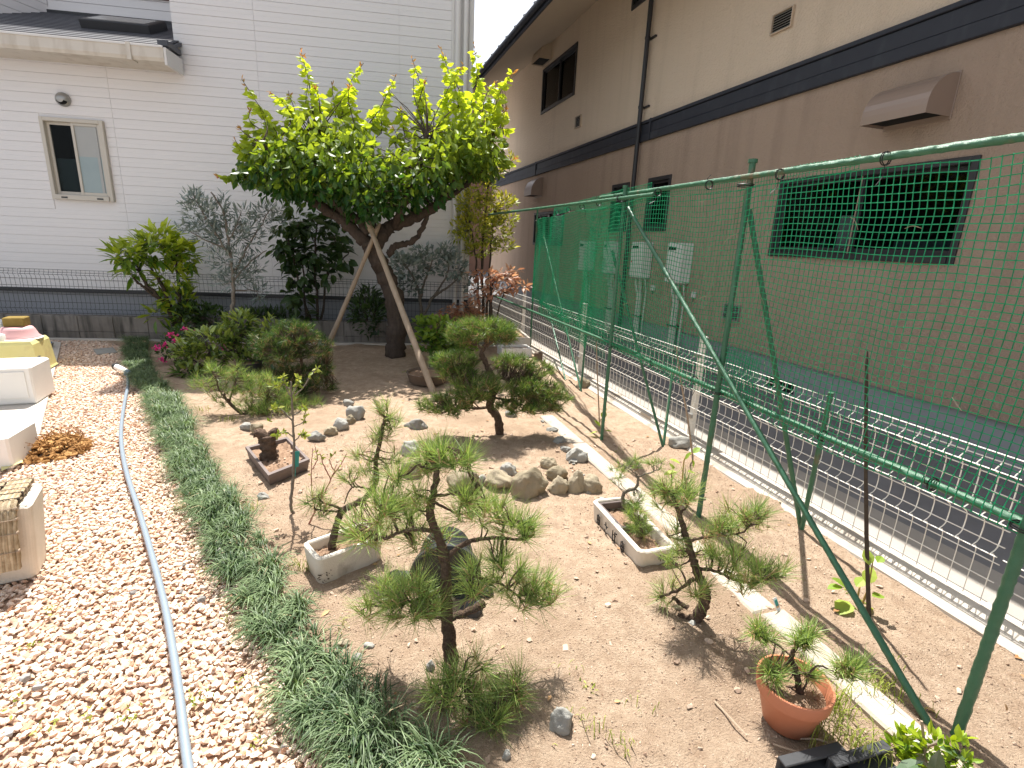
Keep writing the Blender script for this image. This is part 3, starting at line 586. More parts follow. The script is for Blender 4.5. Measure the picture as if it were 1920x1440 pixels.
def hood(t0, t1, z0, z1, d, mt):
    s = MB(); prof = [(0, z1)]+[(d*math.sin(a), z0+.06+(z1-z0-.06)*math.cos(a)) for a in np.linspace(.15, math.pi/2, 9)]+[(d, z0)]
    k = len(prof); v = [B(t, MW-o, z) for t in (t0, t1) for (o, z) in prof]
    s.add(v, [[i, i+1, k+i+1, k+i] for i in range(k-1)]); s.add([B(t0, MW, z0)]+v[:k], [list(range(k+1))]); s.add([B(t1, MW, z0)]+v[k:], [list(range(k+1))[::-1]])
    s.fbox(B, t0-.004, t1+.004, MW-.012, MW, z0-.02, z1+.012, .002)
    h_ = TW(s, 'vent_hood', mt)
    s = MB(); s.fbox(B, t0+.012, t1-.012, MW-d+.03, MW-.012, z0+.02, z0+.025); TW(s, 'hood_mouth', 'dark_void', h_)
hood(3.08, 3.60, 2.45, 2.745, .27, 'hood_metal'); hood(11.7, 12.2, 2.47, 2.86, .27, 'hood_metal'); hood(11.6, 12.1, 5.18, 5.5, .27, 'hood_tan')
s = MB(); s.tube([B(7.53, MW-.075, 5.5), B(7.53, MW-.075, .05)], .034, 12)
ds = TW(s, 'downspout', 'black_metal', smooth=False); s = MB()
for z in (4.32, 3.42, 2.2, 1.1): s.fbox(B, 7.40, 7.57, MW-.03, MW, z-.012, z+.012); s.tube([B(7.53, MW-.075, z-.015), B(7.53, MW-.075, z+.015)], .04, 12)
TW(s, 'pipe_bracket', 'black_metal', ds)
s = MB(); s.fbox(B, 4.02, 4.40, MW+.02, MW+.034, .02, .13); TW(s, 'foundation_vent', 'dark_void')
s = MB(); s.fbox(B, 4.75, 5.05, MW-.28, MW-.02, -.01, .16, .008); TW(s, 'wall_tap_box', 'foundation_grey') if False else None
# gas water heaters on the brown wall
hl = ['leftmost white water heater on the brown wall behind the net, beside the far dark window', 'second white water heater from the left, half behind a green pole',
      'third white water heater from the left, just right of the black downspout', 'rightmost white water heater, large behind the slanting green brace pole']
for i, ((t0, t1), lab) in enumerate(zip(((8.78, 9.08), (7.88, 8.12), (6.88, 7.20), (5.93, 6.25)), hl)):
    h_ = thing('water_heater', lab, 'water heater', B((t0+t1)/2, MW-.1, .97), 'water heaters on the brown wall')
    s = MB(); s.fbox(B, t0, t1, MW-.19, MW-.005, .985, 1.50, .012); s.build('casing', M['heater'], h_)
    s = MB(); s.fbox(B, t0+.12, t1-.04, MW-.194, MW-.189, 1.405, 1.445); s.build('exhaust_slot', M['dark_void'], h_)
    if i < 3: s = MB(); s.fbox(B, t1-.06, t1-.03, MW-.193, MW-.189, 1.2, 1.225); s.build('red_mark', M['red'], h_)
    s = MB(); s.fbox(B, t0+.02, t1-.02, MW-.16, MW-.03, .965, .985); s.build('base_plate', M['steel'], h_)
    for k, off in enumerate((.08, .19)):
        s = MB(); tt = t1-off; j = .02 if k else -.02
        s.tube([B(tt, MW-.09, .965), B(tt, MW-.09, .88), B(tt+j, MW-.05, .72), B(tt+j, MW-.05, .40)], .022 if i != 1 else .02, 8); s.build('covered_pipe', M['pipe_cover'], h_)
        s = MB(); s.tube([B(tt+j, MW-.05, .40), B(tt+j, MW-.05, .0)], .03, 8); s.build('pipe_cover', M['pipe_cover'], h_)
    s = MB(); s.fbox(B, t1-.24, t1-.03, MW-.09, MW-.0, .392, .408); s.build('pipe_clip', M['black_metal'], h_)
    s = MB(); s.tube([B(t0+.03, MW-.07, .965), B(t0+.03, MW-.04, .8), B(t0+.03, MW-.04, .05)], .011, 6); s.build('thin_pipe', M['pipe_cover'], h_)
for (x, y), lab in zip(((1227, 540), (1304, 553)), ('small white wall socket below and right of the third water heater', 'small white wall socket below and right of the largest water heater')):
    b_ = P(1, 1); v = ray(x, y); p = CAM+v*((MW-CAM@BM)/(v@BM)); t_, z_ = p@BT, p[2]
    k = thing('wall_socket', lab, 'socket', B(t_, MW, z_), 'outdoor sockets')
    s = MB(); s.fbox(B, t_-.03, t_+.03, MW-.05, MW, z_-.035, z_+.04, .008); s.build('cover', M['heater'], k)
    s = MB(); s.tube([B(t_, MW-.03, z_-.035), B(t_-.005, MW-.03, z_-.09)], .006, 6); s.build('lead', M['pot_dark'], k)
# building glimpsed between the houses
fh = thing('far_building', 'dim brown building with pale roof railing glimpsed in the gap between the houses', 'building', B(26, 0, 0))
s = MB(); c = B(27, -1.0, 0); s.fbox(B, 26, 30, -1.5, 9.5, -.05, 7.3); s.build('wall', M['soffit_brown'], fh)
s = MB(); s.fbox(B, 25.8, 26, -1.5, 9.6, 7.3, 7.42); s.build('ledge', M['gutter'], fh)
for k in range(60):
    s = MB(); s.fbox(B, 25.86, 25.9, -1.3+k*.18, -1.3+k*.18+.06, 7.42, 8.05); s.build('baluster', M['white_trim'], fh)
s = MB(); s.fbox(B, 25.84, 25.92, -1.4, 9.5, 8.05, 8.12); s.build('rail', M['white_trim'], fh)
s = MB(); s.tube(catmull([B(20, -6, 11.2), B(22, 0, 11.1), B(24, 5, 12.1)]), .012, 5); props(s.build('overhead_cable', M['steel'], loc=B(20, -6, 11)), None, 'thin overhead cable crossing the strip of sky', 'cable')
# ------------------------------------------------------------------ block wall with black mesh fence
bw = thing('block_wall', 'low dark concrete block wall at the foot of the white house', 'wall', H(-4, 7.17, 0))
for row, (z0, z1) in enumerate(((.0, .098), (.102, .295))):
    u = -9.2 + (.0 if row else .0)
    while u < .75:
        mb = MB(); u1 = min(u+.396, .80)
        mb.fbox(H, u+.002, u1-.002, 7.13+rs.uniform(-.002, .002), 7.27, z0, z1, .004, rs.rand()); mb.build('block', M['block'], bw); u += .4
mb = MB(); mb.fbox(H, -9.2, .80, 7.14, 7.26, -.05, .288); mb.build('mortar', M['block'], bw)
mb = MB(); mb.fbox(H, .62, .80, 7.275, 11, -.05, .25); mb.build('side_wall', M['block'], bw)
bf = thing('mesh_fence', 'low black wire mesh fence standing on the block wall', 'fence', H(-4, 7.2, .295))
def bend(zs):  # profile of a folded wire panel: (offset, z)
    return zs
prof = [(0, .305), (0, .35), (-.02, .375), (0, .40), (0, .765), (-.022, .79), (0, .815), (0, .85)]
n_panel = 0; u = -9.0
while u < .75:
    u1 = min(u+2.0, .78); mb = MB()
    for k in np.arange(u+.03, u1, .0505):
        mb.tube([H(k, 7.2+o, z) for o, z in prof], .0021, 3, caps=False)
    for (o, z) in [(0, .32), (-.02, .375), (0, .45), (0, .55), (0, .65), (0, .735), (-.022, .79), (0, .815), (0, .848)]:
        mb.tube([H(u+.01, 7.197+o, z), H(u1-.01, 7.197+o, z)], .0028, 3, caps=False)
    mb.build('wire_panel', M['black_wire'], bf); u += 2.0
for u in (-8.98, .76):
    mb = MB(); mb.tube([H(u, 7.225, .28), H(u, 7.225, .87)], .017, 8); mb.build('post', M['black_wire'], bf)
# ------------------------------------------------------------------ white mesh fence
wfen = thing('mesh_fence', 'low white wire mesh fence with folded top along the alley', 'fence', B(4, 2.42, 0))
prof = [(0, .075), (0, .275), (-.032, .30), (0, .325), (0, .405), (-.034, .435), (0, .465), (0, .60), (-.036, .63), (0, .66), (0, .692)]
hz = [(0, .09), (0, .18), (0, .26), (-.032, .30), (0, .335), (0, .405), (-.034, .435), (0, .465), (0, .535), (0, .60), (-.036, .63), (0, .66), (0, .690)]
for p_ in range(6):
    t0 = -.9+p_*2.0; mb = MB()
    for k in np.arange(t0+.035, t0+1.99, .064):
        c = catmull([B(k, 2.42+o, z) for o, z in prof], 3); mb.tube(c, .0025 if p_ < 3 else .0027, 4 if p_ < 2 else 3, caps=False, tint=rs.rand())
    for (o, z) in hz: mb.tube([B(t0+.01, 2.417+o, z), B(t0+1.99, 2.417+o, z)], .0026, 4, caps=False)
    mb.build('wire_panel', M['white_wire'], wfen)
for t in (3.1, 5.1, 7.1, 9.1, 10.9):
    mb = MB(); mb.fbox(B, t-.021, t+.021, 2.435, 2.477, -.02, .80, .005); po = mb.build('post', M['white_wire'], wfen)
    mb = MB(); mb.fbox(B, t-.022, t+.022, 2.434, 2.478, .80, .812, .003); mb.build('post_cap', M['white_wire'], po)
    for z in (.2, .66): mb = MB(); mb.fbox(B, t-.03, t+.03, 2.41, 2.437, z, z+.03, .003); mb.build('clip', M['steel'], po)
mb = MB(); mb.fbox(B, 3.52, 3.68, 2.3735, 2.376, .03, .062); props(mb.build('maker_plate', M['steel'], wfen))
# ------------------------------------------------------------------ green pole frame
ND = [(6.43, 2.34), (3.27, 1.80), (2.08, 1.775), (.76, 1.72), (-.9, 1.70)]
def NP(t, z, off=0.):
    for (ta, ma), (tb, mb_) in zip(ND[:-1], ND[1:]):
        if tb <= t <= ta or (tb, mb_) == ND[-1]:
            k = (ta-t)/(ta-tb); return B(t, ma+(mb_-ma)*k+off, z)
    return B(t, ND[0][1]+off, z)
fr = thing('pole_frame', 'green garden pole frame tied together to hold up the net', 'frame', NP(3.27, 0))
def pole(pts, r, nm, par=fr, seg=None, bumps=True):
    mb = MB(); pts = A(pts); L = np.linalg.norm(pts[1]-pts[0]); k = max(6, int(L/.013)) if bumps else 2
    q = np.array([pts[0]+(pts[1]-pts[0])*i/k for i in range(k+1)]); r = r*.74; rr = r*(1+.035*rs.uniform(-1, 1, k+1))
    mb.tube(q, rr, 10, rough=.085, tint=rs.uniform(.3, .7)); return mb.build(nm, M['green_pole'], par)
for (t, m_), zt, r in zip(ND[:4], (1.84, 1.79, 1.80, 1.83), (.016, .017, .019, .0205)):
    p_ = pole([B(t, m_, -.05), B(t, m_, zt)], r, 'post'); mb = MB(); mb.tube([B(t, m_, zt-.004), B(t, m_, zt+.012)], r*1.08, 12); mb.build('post_cap', M['green_pole'], p_)
pole([NP(6.62, 1.735, -.03), NP(2.85, 1.715, -.03)], .0155, 'rail'); pole([NP(3.7, 1.755, -.035), NP(.3, 1.72, -.035)], .017, 'rail'); pole([NP(.5, 1.715, -.035), NP(-.9, 1.72, -.035)], .018, 'rail')
pole([NP(6.5, .74, .03), NP(2.95, .735, .03)], .0145, 'rail'); pole([NP(3.3, .72, .032), NP(.2, .715, .032)], .018, 'rail'); pole([NP(.7, .715, -.034), NP(-.9, .72, -.034)], .019, 'rail')
pole([on(1178, 390, B(3.18, 1.76, 0)), B(.80, 1.70, -.02)], .0165, 'brace')
pole([P(1501, 988), on(1405, 393, B(2.1, 1.80, 0))], .0165, 'brace'); pole([P(1503, 992), P(1503, 992)+A([-.03, -.05, .77])], .0165, 'brace')
pole([P(1090, 735), on(1019, 440, B(6.2, 2.33, 0))], .0135, 'brace'); pole([P(1089, 734), on(1101, 600, P(1092, 730))], .0135, 'brace')
pole([P(1061, 716), on(1030, 585, B(6.1, 2.3, 0))], .012, 'brace'); pole([P(1243, 838), on(1148, 470, B(3.5, 1.86, 0))], .0135, 'brace'); pole([P(1244, 836), on(1262, 690, B(3.5, 2.1, 0))], .0135, 'brace')
mb = MB()
def tie(c, d, r):
    mb = MB(); d = d/np.linalg.norm(d); x = np.cross(d, UP+A([.1, 0, 0])); x /= np.linalg.norm(x); y = np.cross(d, x)
    for k in (-.004, .003): mb.tube([c+d*k+(x*math.cos(a)+y*math.sin(a))*r for a in np.linspace(0, 2*math.pi, 11)], .0022, 4, caps=False)
    a = rs.uniform(0, 6.3); e = c+(x*math.cos(a)+y*math.sin(a))*r; mb.tube(catmull([e, e+(x*math.cos(a)+y*math.sin(a))*.02-UP*.01, e+(x*math.cos(a+.6)+y*math.sin(a+.6))*.05-UP*.02]), .0016, 4); mb.build('tie_wire', M['tie'], fr)
for t in (3.27, 2.08, .76):
    tie(NP(t, 1.70, -.02), UP, .036); tie(NP(t, .72, .012), UP, .04)
for t in np.arange(.45, 6.3, .47): tie(NP(t, 1.722, -.034), BT, .021)
for t in np.arange(.6, 6.2, .43): tie(NP(t, .718, .032), BT, .022)
# ------------------------------------------------------------------ the net
def netting(t0, t1, z0, z1, step, off, r, seed, sagz=.02):
    ts = np.arange(t0, t1, step); zs = np.arange(z0, z1, step*1.02); T, Z = np.meshgrid(ts, zs, indexing='ij')
    wob = lambda s, k: (vnoise(T, Z*.6, s, seed+k)-.5)
    o = off + wob(1.6, 0)*.10*np.clip((z1-Z)/.15, 0, 1)*np.clip((Z-z0)/.12, .3, 1) + wob(5, 1)*.02
    T2 = T + wob(2.3, 2)*.05 + wob(9, 3)*.012; Z2 = Z + wob(2.1, 4)*.05*np.clip((z1-Z)/.1, 0, 1) + wob(8, 5)*.012 - sagz*np.sin((T*2.1) % math.pi)*np.clip((Z-z0)/(z1-z0), 0, 1)**3
    base = np.array([NP(t, 0, 0) for t in ts])
    Pn = base[:, None, :] + BT*(T2-T)[..., None] + BM*o[..., None] + UP*Z2[..., None]
    mb = MB()
    def strands(a, b, thick):
        a = a.reshape(-1, 3); b = b.reshape(-1, 3); d = b-a; L = np.linalg.norm(d, axis=1, keepdims=True); d = d/L
        x = np.cross(d, A([.31, .17, .93])); x /= np.linalg.norm(x, axis=1, keepdims=True); y = np.cross(d, x)
        tv = A([[0, 1, 0], [.87, -.5, 0], [-.87, -.5, 0], [0, 1, 1], [.87, -.5, 1], [-.87, -.5, 1]]); tf = A([[0, 1, 4, 3], [1, 2, 5, 4], [2, 0, 3, 5]])
        Mx = np.stack([x*thick, y*thick, d*L], -1); mb.inst(tv, tf, Mx, a, rs.rand(len(a)))
    strands(Pn[:-1], Pn[1:], r); strands(Pn[:, :-1], Pn[:, 1:], r)
    k = Pn.reshape(-1, 3); tv = A([[1, 0, 0], [-1, 0, 0], [0, 1, 0], [0, -1, 0], [0, 0, 1], [0, 0, -1]]); tf = A([[0, 2, 4], [2, 1, 4], [1, 3, 4], [3, 0, 4], [2, 0, 5], [1, 2, 5], [3, 1, 5], [0, 3, 5]])
    mb.inst(tv, tf, np.repeat(np.eye(3)[None]*r*2.3, len(k), 0), k, rs.rand(len(k))); return mb
nroot = thing('garden_net', 'green knotted garden net hanging from the upper rail of the pole frame', 'net', NP(3, .72))
netting(-.75, 6.45, .705, 1.72, .0245, -.01, .0018, 11).build('netting', M['green_net'], nroot)
netting(3.4, 4.15, .60, 1.73, .026, .015, .0010, 23).build('double_netting', M['green_net'], nroot)
# slack edge folded over the top rail
mb = netting(3.0, 5.6, 1.70, 1.80, .018, .03, .0014, 31, 0); mb.build('folded_edge', M['green_net'], nroot)
mb = netting(1.55, 3.1, 1.70, 1.765, .018, .02, .0014, 37, 0); mb.build('folded_edge', M['green_net'], nroot)
mb = netting(4.0, 6.3, .55, .74, .024, .05, .0014, 41, 0); mb.build('loose_bottom', M['green_net'], nroot)
mb = netting(1.85, 2.1, .74, .95, .014, .01, .0013, 43, 0); mb.build('bunched_corner', M['green_net'], nroot)
for i in range(26):
    mb = MB(); c = NP(rs.uniform(.3, 3.0), rs.uniform(.9, 1.68), -.02); d = rs.normal(size=3)*.02; mb.tube(catmull([c, c+d+rs.normal(size=3)*.006, c+d*2]), .0009, 3, tint=rs.rand()); mb.build('caught_straw', M['straw'], nroot)
# thin canes stuck in the soil by the fence
for (b, tp, lab, mt, r) in (((1632, 1160), (1625, 655), 'tall thin brown cane stuck in the soil beside the grape seedling', 'dark_stem', .0085), ((1300, 855), (1268, 650), 'thin brown cane standing in front of the white fence, by the second post', 'bamboo', .007), ((1125, 800), (1118, 640), 'short reddish cane standing beside the second green post', 'bamboo', .006)):
    c = P(*b); q = on(tp[0], tp[1], c); mb = MB(); pts = catmull([c-UP*.02, c*.67+q*.33+rs.normal(size=3)*.004, c*.33+q*.67+rs.normal(size=3)*.004, q], 5)
    mb.tube(pts, np.linspace(r, r*.7, len(pts)), 7, rough=.1); mb.build('cane', M[mt], loc=c, smooth=True, label=lab, cat='cane', group='canes along the fence')
# ------------------------------------------------------------------ foliage helpers
def frames(d, roll=None, flat=None):
    """rotation columns (x, y=d, z) for directions d; flat: 0..1 pulls the leaf face up"""
    d = d/(np.linalg.norm(d, axis=1, keepdims=True)+1e-9); n = len(d)
    rv = rs.normal(size=(n, 3))
    if flat is not None: rv = rv*(1-flat) + np.cross(d, np.repeat(UP[None], n, 0))*flat*2
    x = rv-(rv*d).sum(1, keepdims=True)*d; x /= np.linalg.norm(x, axis=1, keepdims=True)+1e-9
    z = np.cross(x, d); s = np.where(z[:, 2:] < 0, -1, 1) if flat is not None else 1
    return np.stack([x*s, d, z*s], -1)
def leaf_t(wd=.5, fold=.12, droop=.12, n=3):
    """pointed leaf, length 1 along y, folded on its midrib and drooping"""
    v = [[0, 0, 0]]; prof = {3: (.26, .52, .78), 2: (.35, .7)}[n]; wf = {3: (.82, 1, .62), 2: (1, .7)}[n]
    for s, k in zip(prof, wf): v += [[-wd/2*k, s, fold*k*wd-droop*s*s], [0, s, -droop*s*s], [wd/2*k, s, fold*k*wd-droop*s*s]]
    v.append([0, 1, -droop]); m = len(v)-1; f = [[0, 2, 1], [0, 3, 2]]
    for i in range(n-1):
        b = 1+3*i; f += [[b, b+1, b+4], [b, b+4, b+3], [b+1, b+2, b+5], [b+1, b+5, b+4]]
    b = 1+3*(n-1); f += [[b, b+1, m], [b+1, b+2, m]]
    return A(v, float), A(f)
LEAF = leaf_t(.52, .14, .16); NARROW = leaf_t(.2, .1, .12, 2); MID = leaf_t(.36, .14, .2); SMALLL = leaf_t(.5, .12, .1, 2); ROUND = leaf_t(.72, .1, .15)
def bez(a, b, bow, k=6): return catmull([a, (A(a)+A(b))/2+A(bow), b], k//2)
def ell(n, c, base, rx, ry, rd=None, dd=0., shell=0.):
    """n points in an ellipsoid given in photo pixels about pixel c, at the depth of base"""
    q = rs.normal(size=(n, 3)); q /= np.linalg.norm(q, axis=1, keepdims=True); q *= (rs.uniform(shell, 1, (n, 1)))**(1/2.)
    o = on(c[0], c[1], base, dd); s = px(o); rd = (rx+ry)/2 if rd is None else rd
    h = A([o[0], o[1], 0]); h /= np.linalg.norm(h)
    return o + RX*q[:, :1]*rx*s - DN*q[:, 1:2]*ry*s + h*q[:, 2:]*rd*s, q
def poly3(pts, base):
    """skeleton: (x, y[, dd]) photo pixels -> points at the depth of base"""
    return A([on(p[0], p[1], base, p[2] if len(p) > 2 else 0.) for p in pts])
def limb(name, pts, r0, r1, base, mt, par, k=6, n=9, rough=.14, jag=.0):
    c = catmull(poly3(pts, base) if len(pts[0]) < 4 else pts, k); s = px(c[0]); m = len(c)
    if jag: c[1:-1] += rs.normal(size=(m-2, 3))*jag*s
    r = np.linspace(r0, r1, m)*s*(1+.12*rs.uniform(-1, 1, m)); mb = MB(); mb.tube(c, r, n, rough=rough, tint=rs.uniform(.2, .8)); return mb.build(name, M[mt], par, smooth=True), c
def twigs_to(pts, anchors, r, mt, par, name='twigs', every=1):
    """thin stems joining foliage points to the nearest skeleton point"""
    mb = MB(); an = np.vstack(anchors)
    for p in pts[::every]:
        a = an[np.argmin(((an-p)**2).sum(1))]; mb.tube(bez(a, p, rs.normal(size=3)*.12*np.linalg.norm(p-a), 4), np.linspace(r, r*.5, 5) if True else r, 5, caps=False, tint=rs.rand())
    return mb.build(name, M[mt], par, smooth=True, kind='stuff')
NEED_V = A([[-.5, 0, 0], [.5, 0, 0], [.34, .6, .0], [-.34, .6, 0], [0, 1, 0]]); NEED_F4 = A([[0, 1, 2, 3]]); NEED_F3 = A([[3, 2, 4]])
def needles(mb, tips, axes, per, L, wd, spread=1.1, tint=(.3, .9), droop=0.):
    n = len(tips); ax = np.repeat(axes/np.linalg.norm(axes, axis=1, keepdims=True), per, 0); tp = np.repeat(tips, per, 0)
    rv = rs.normal(size=ax.shape); rv -= (rv*ax).sum(1, keepdims=True)*ax; rv /= np.linalg.norm(rv, axis=1, keepdims=True)
    th = rs.uniform(.1, spread*1.12, (len(ax), 1)); d = ax*np.cos(th)+rv*np.sin(th); d[:, 2] -= droop*rs.rand(len(d))
    ln = L*rs.uniform(.65, 1.05, len(ax)); Fm = frames(d); S = np.stack([Fm[:, :, 0]*wd, Fm[:, :, 1]*ln[:, None], Fm[:, :, 2]], -1)
    off = tp - ax*(rs.uniform(0, .35, (len(ax), 1))*L); t = np.clip(np.repeat(rs.uniform(*tint, n), per)+rs.normal(0, .24, len(ax)), 0, 1)
    N = len(off); V = np.einsum('nij,kj->nki', S, NEED_V)+off[:, None, :]; o = (np.arange(N)*5)[:, None]
    mb.add(V.reshape(-1, 3), o+NEED_F4[0][None], np.repeat(t, 5)); mb.f.append((o+NEED_F3[0][None], mb.n-N*5))
NK = .52; TR = .78; NW = 1.15
def pine(name, label, b, limbs, pads, L, wd, per, mt='needle', bark='pine_bark', group='pines in the bed', spread=1.1, cat='pine', candles=True, base3=None, tint=(.3, .95), r_tw=.0025, upb=.9):
    base = P(*b) if base3 is None else base3; t = thing(name, label, cat, base, group); sk = []
    for i, l in enumerate(limbs):
        o, c = limb('trunk' if i == 0 else 'branch', l[0], l[1]*TR, l[2]*TR, base, bark, t, jag=l[3] if len(l) > 3 else .6); sk.append(c)
    mb = MB(); allp = []; cn = MB()
    for (x, y, rx, ry, n, *dd) in pads:
        rx *= 1.15; ry *= 1.1 if mt == 'needle' else .85; n = int(n*1.3+.5); d0 = dd[0] if dd else rs.uniform(-.06, .06); p, q = ell(n, (x, y), base, rx, ry, None, d0, .3)
        h = on(x, y, base, d0); ax = (p-h); ax = ax/(np.linalg.norm(ax, axis=1, keepdims=True)+1e-6)*.7 + UP*upb + rs.normal(0, .18, ax.shape)
        lift = np.array([max(.02, 0)]*n)
        p[:, 2] = np.maximum(p[:, 2], base[2]+.03); needles(mb, p, ax, int(per*NK), L, wd*NW, spread, tint); allp.append(p)
        if candles:
            k = rs.rand(n) < .5; cd_ = ax[k]/np.linalg.norm(ax[k], axis=1, keepdims=True)
            for pp_, dd_ in zip(p[k], cd_): cn.tube([pp_-dd_*L*.2, pp_+dd_*L*.28], [.0028, .0018], 5, tint=rs.rand())
    mb.build('needles', M[mt], t, kind='stuff'); ap = np.vstack(allp); dm = MB(); k = rs.choice(len(ap), max(3, len(ap)//3), False); needles(dm, ap[k]-UP*.01, rs.normal(size=(len(k), 3))-UP*.6, 7, L*.9, wd, 1.2); dm.build('dead_needles', M['dry_needle'], t, kind='stuff')
    if candles and cn.v: cn.build('candles', M['candle'], t, kind='stuff')
    twigs_to(np.vstack(allp), sk, r_tw, bark, t); return t
def leafset(par, pts, dirs, size, tmpl, mt, tint, parts=0, flat=None, name='leaf', rest='foliage', order=None):
    """the first `parts` leaves (largest in view) are objects, the rest one joined part"""
    n = len(pts); Fm = frames(dirs, None, flat)*size[:, None, None]
    idx = np.argsort(((pts-CAM)@FW) - rs.uniform(0, .05, n)) if order is None else order
    if parts:
        K = 7; qs = np.quantile(tint, (np.arange(K)+.5)/K); ms = []
        for q in qs:
            o = MB().add(tmpl[0], tmpl[1], q).build(name, M[mt]); ms.append(o.data); bpy.data.objects.remove(o)
        for i in idx[:parts]:
            T = np.eye(4); T[:3, :3] = Fm[i]; T[:3, 3] = pts[i]; inst_part(name, ms[int(np.argmin(abs(qs-tint[i])))], par, T)
    r = idx[parts:]
    if len(r):
        mb = MB(); mb.inst(tmpl[0], tmpl[1], Fm[r], pts[r], tint[r]); mb.build(rest, M[mt], par, kind='stuff')
def shrub(name, label, b, stems, pads, lsize, tmpl, mt, cat='shrub', group=None, bark='dark_stem', parts=0, upb=.5, tint=(.1, .9), flat=.5, out=.8, base3=None, topbright=.35, stem_r=.004, shell=.2):
    base = P(*b) if base3 is None else base3; t = thing(name, label, cat, base, group); sk = [np.array([base])]
    for l in stems:
        o, c = limb('stem', l[0], l[1], l[2], base, bark, t, jag=.8, n=7); sk.append(c)
    PT = []; D = []; T = []
    for (x, y, rx, ry, n, *dd) in pads:
        d0 = dd[0] if dd else rs.uniform(-.1, .1); p, q = ell(n, (x, y), base, rx, ry, None, d0, shell)
        c = on(x, y, base, d0); o = p-c; o /= np.linalg.norm(o, axis=1, keepdims=True)+1e-6
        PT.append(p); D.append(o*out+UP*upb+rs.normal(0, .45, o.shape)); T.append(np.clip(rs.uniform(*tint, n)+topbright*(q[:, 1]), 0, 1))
    PT, D, T = np.vstack(PT), np.vstack(D), np.concatenate(T); PT[:, 2] = np.maximum(PT[:, 2], base[2]+.012)
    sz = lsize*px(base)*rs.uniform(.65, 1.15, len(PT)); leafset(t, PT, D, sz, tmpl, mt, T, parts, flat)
    twigs_to(PT, sk, stem_r*.35, bark, t, every=4); return t
# ------------------------------------------------------------------ the plum tree
tb = P(740, 668); tree = thing('plum_tree', 'spreading plum tree with a crooked trunk and bright green crown, propped by two poles', 'tree', tb)
SK = []
for nm, l, a, b in (('trunk', [(741, 676), (742, 655), (744, 610), (738, 560), (722, 515), (703, 478), (694, 452)], 22, 17),
                    ('branch', [(694, 462), (672, 440), (640, 412), (610, 392), (585, 376), (555, 362), (520, 348, -.1)], 15, 6),
                    ('branch', [(700, 470), (716, 440), (738, 422), (770, 410), (800, 396), (828, 376), (850, 345), (868, 300)], 16, 7),
                    ('branch', [(690, 440), (672, 412), (640, 392), (612, 352), (600, 310, .1), (590, 260)], 11, 5),
                    ('branch', [(727, 478), (742, 462), (768, 455), (786, 440), (800, 408), (808, 385)], 8, 4),
                    ('branch', [(705, 440), (690, 405), (672, 372, .25), (660, 320, .4), (650, 260, .5)], 10, 4),
                    ('branch', [(740, 425), (752, 395, -.25), (770, 350, -.4), (790, 300, -.45), (800, 250, -.45)], 9, 4),
                    ('branch', [(600, 388), (560, 345, -.2), (520, 300, -.35), (490, 270, -.4)], 7, 3),
                    ('branch', [(830, 376), (875, 345, .2), (905, 305, .3), (925, 260, .35)], 7, 3)):
    o, c = limb(nm, l, a*.85, b*.85, tb, 'bark', tree, k=7, n=12, rough=.12, jag=.9); SK.append(c)
PT = []; D = []; T = []; S = []
pxm = px(tb)
# crown masses: (x, y, rx, ry, depth radius px, count, dd)
for (x, y, rx, ry, rd, n, dd) in ((505, 300, 62, 48, 70, 230, -.1), (555, 300, 75, 58, 110, 360, 0), (620, 300, 70, 62, 120, 380, .1), (610, 345, 85, 42, 110, 330, 0), (680, 330, 70, 62, 110, 380, 0), (690, 375, 62, 38, 90, 200, -.1),
                                  (745, 345, 55, 60, 100, 260, 0), (800, 320, 62, 68, 110, 380, 0), (850, 285, 62, 58, 110, 360, .1), (895, 270, 48, 58, 90, 270, .1), (900, 305, 48, 32, 70, 150, 0), (855, 235, 40, 36, 70, 120, .1), (540, 345, 70, 30, 80, 170, -.1), (655, 262, 50, 34, 80, 120, .1), (575, 235, 40, 30, 70, 80, 0), (465, 320, 30, 26, 40, 60, -.2)):
    n = int(n*1.75); p, q = ell(n, (x, y), tb, rx, ry, rd*1.3, dd-.12, .15); PT.append(p)
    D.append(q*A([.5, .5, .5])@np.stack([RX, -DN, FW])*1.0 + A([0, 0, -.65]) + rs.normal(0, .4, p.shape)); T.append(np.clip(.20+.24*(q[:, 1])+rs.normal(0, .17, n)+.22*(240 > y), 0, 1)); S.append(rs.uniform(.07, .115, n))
# upright shoots: base px, tip px, dd
SH = [((585, 210), (563, 90), 0), ((520, 250), (453, 148), -.1), ((545, 230), (505, 172), -.2), ((640, 220), (682, 118), .1), ((630, 215), (622, 152), .2), ((690, 235), (742, 142), 0), ((665, 235), (655, 160), -.2), ((790, 240), (772, 108), -.1), ((840, 200), (826, 88), .1), ((872, 190), (852, 140), 0), ((882, 200), (888, 82), .2), ((920, 230), (968, 128), .1), ((905, 210), (930, 152), -.1),
      ((480, 300), (440, 262), -.2), ((470, 330), (408, 332), -.2), ((475, 280), (448, 240), 0), ((560, 220), (540, 170), .2), ((600, 210), (590, 165), -.15), ((760, 260), (752, 205), .2), ((930, 285), (965, 298), 0), ((815, 210), (800, 150), -.2), ((860, 200), (870, 120), -.2), ((715, 250), (722, 190), .2), ((500, 250), (470, 205), .15), ((740, 270), (735, 235), 0), ((945, 250), (950, 205), .1)]
tw = MB(); tipP = []; tipD = []
an = np.vstack(SK)
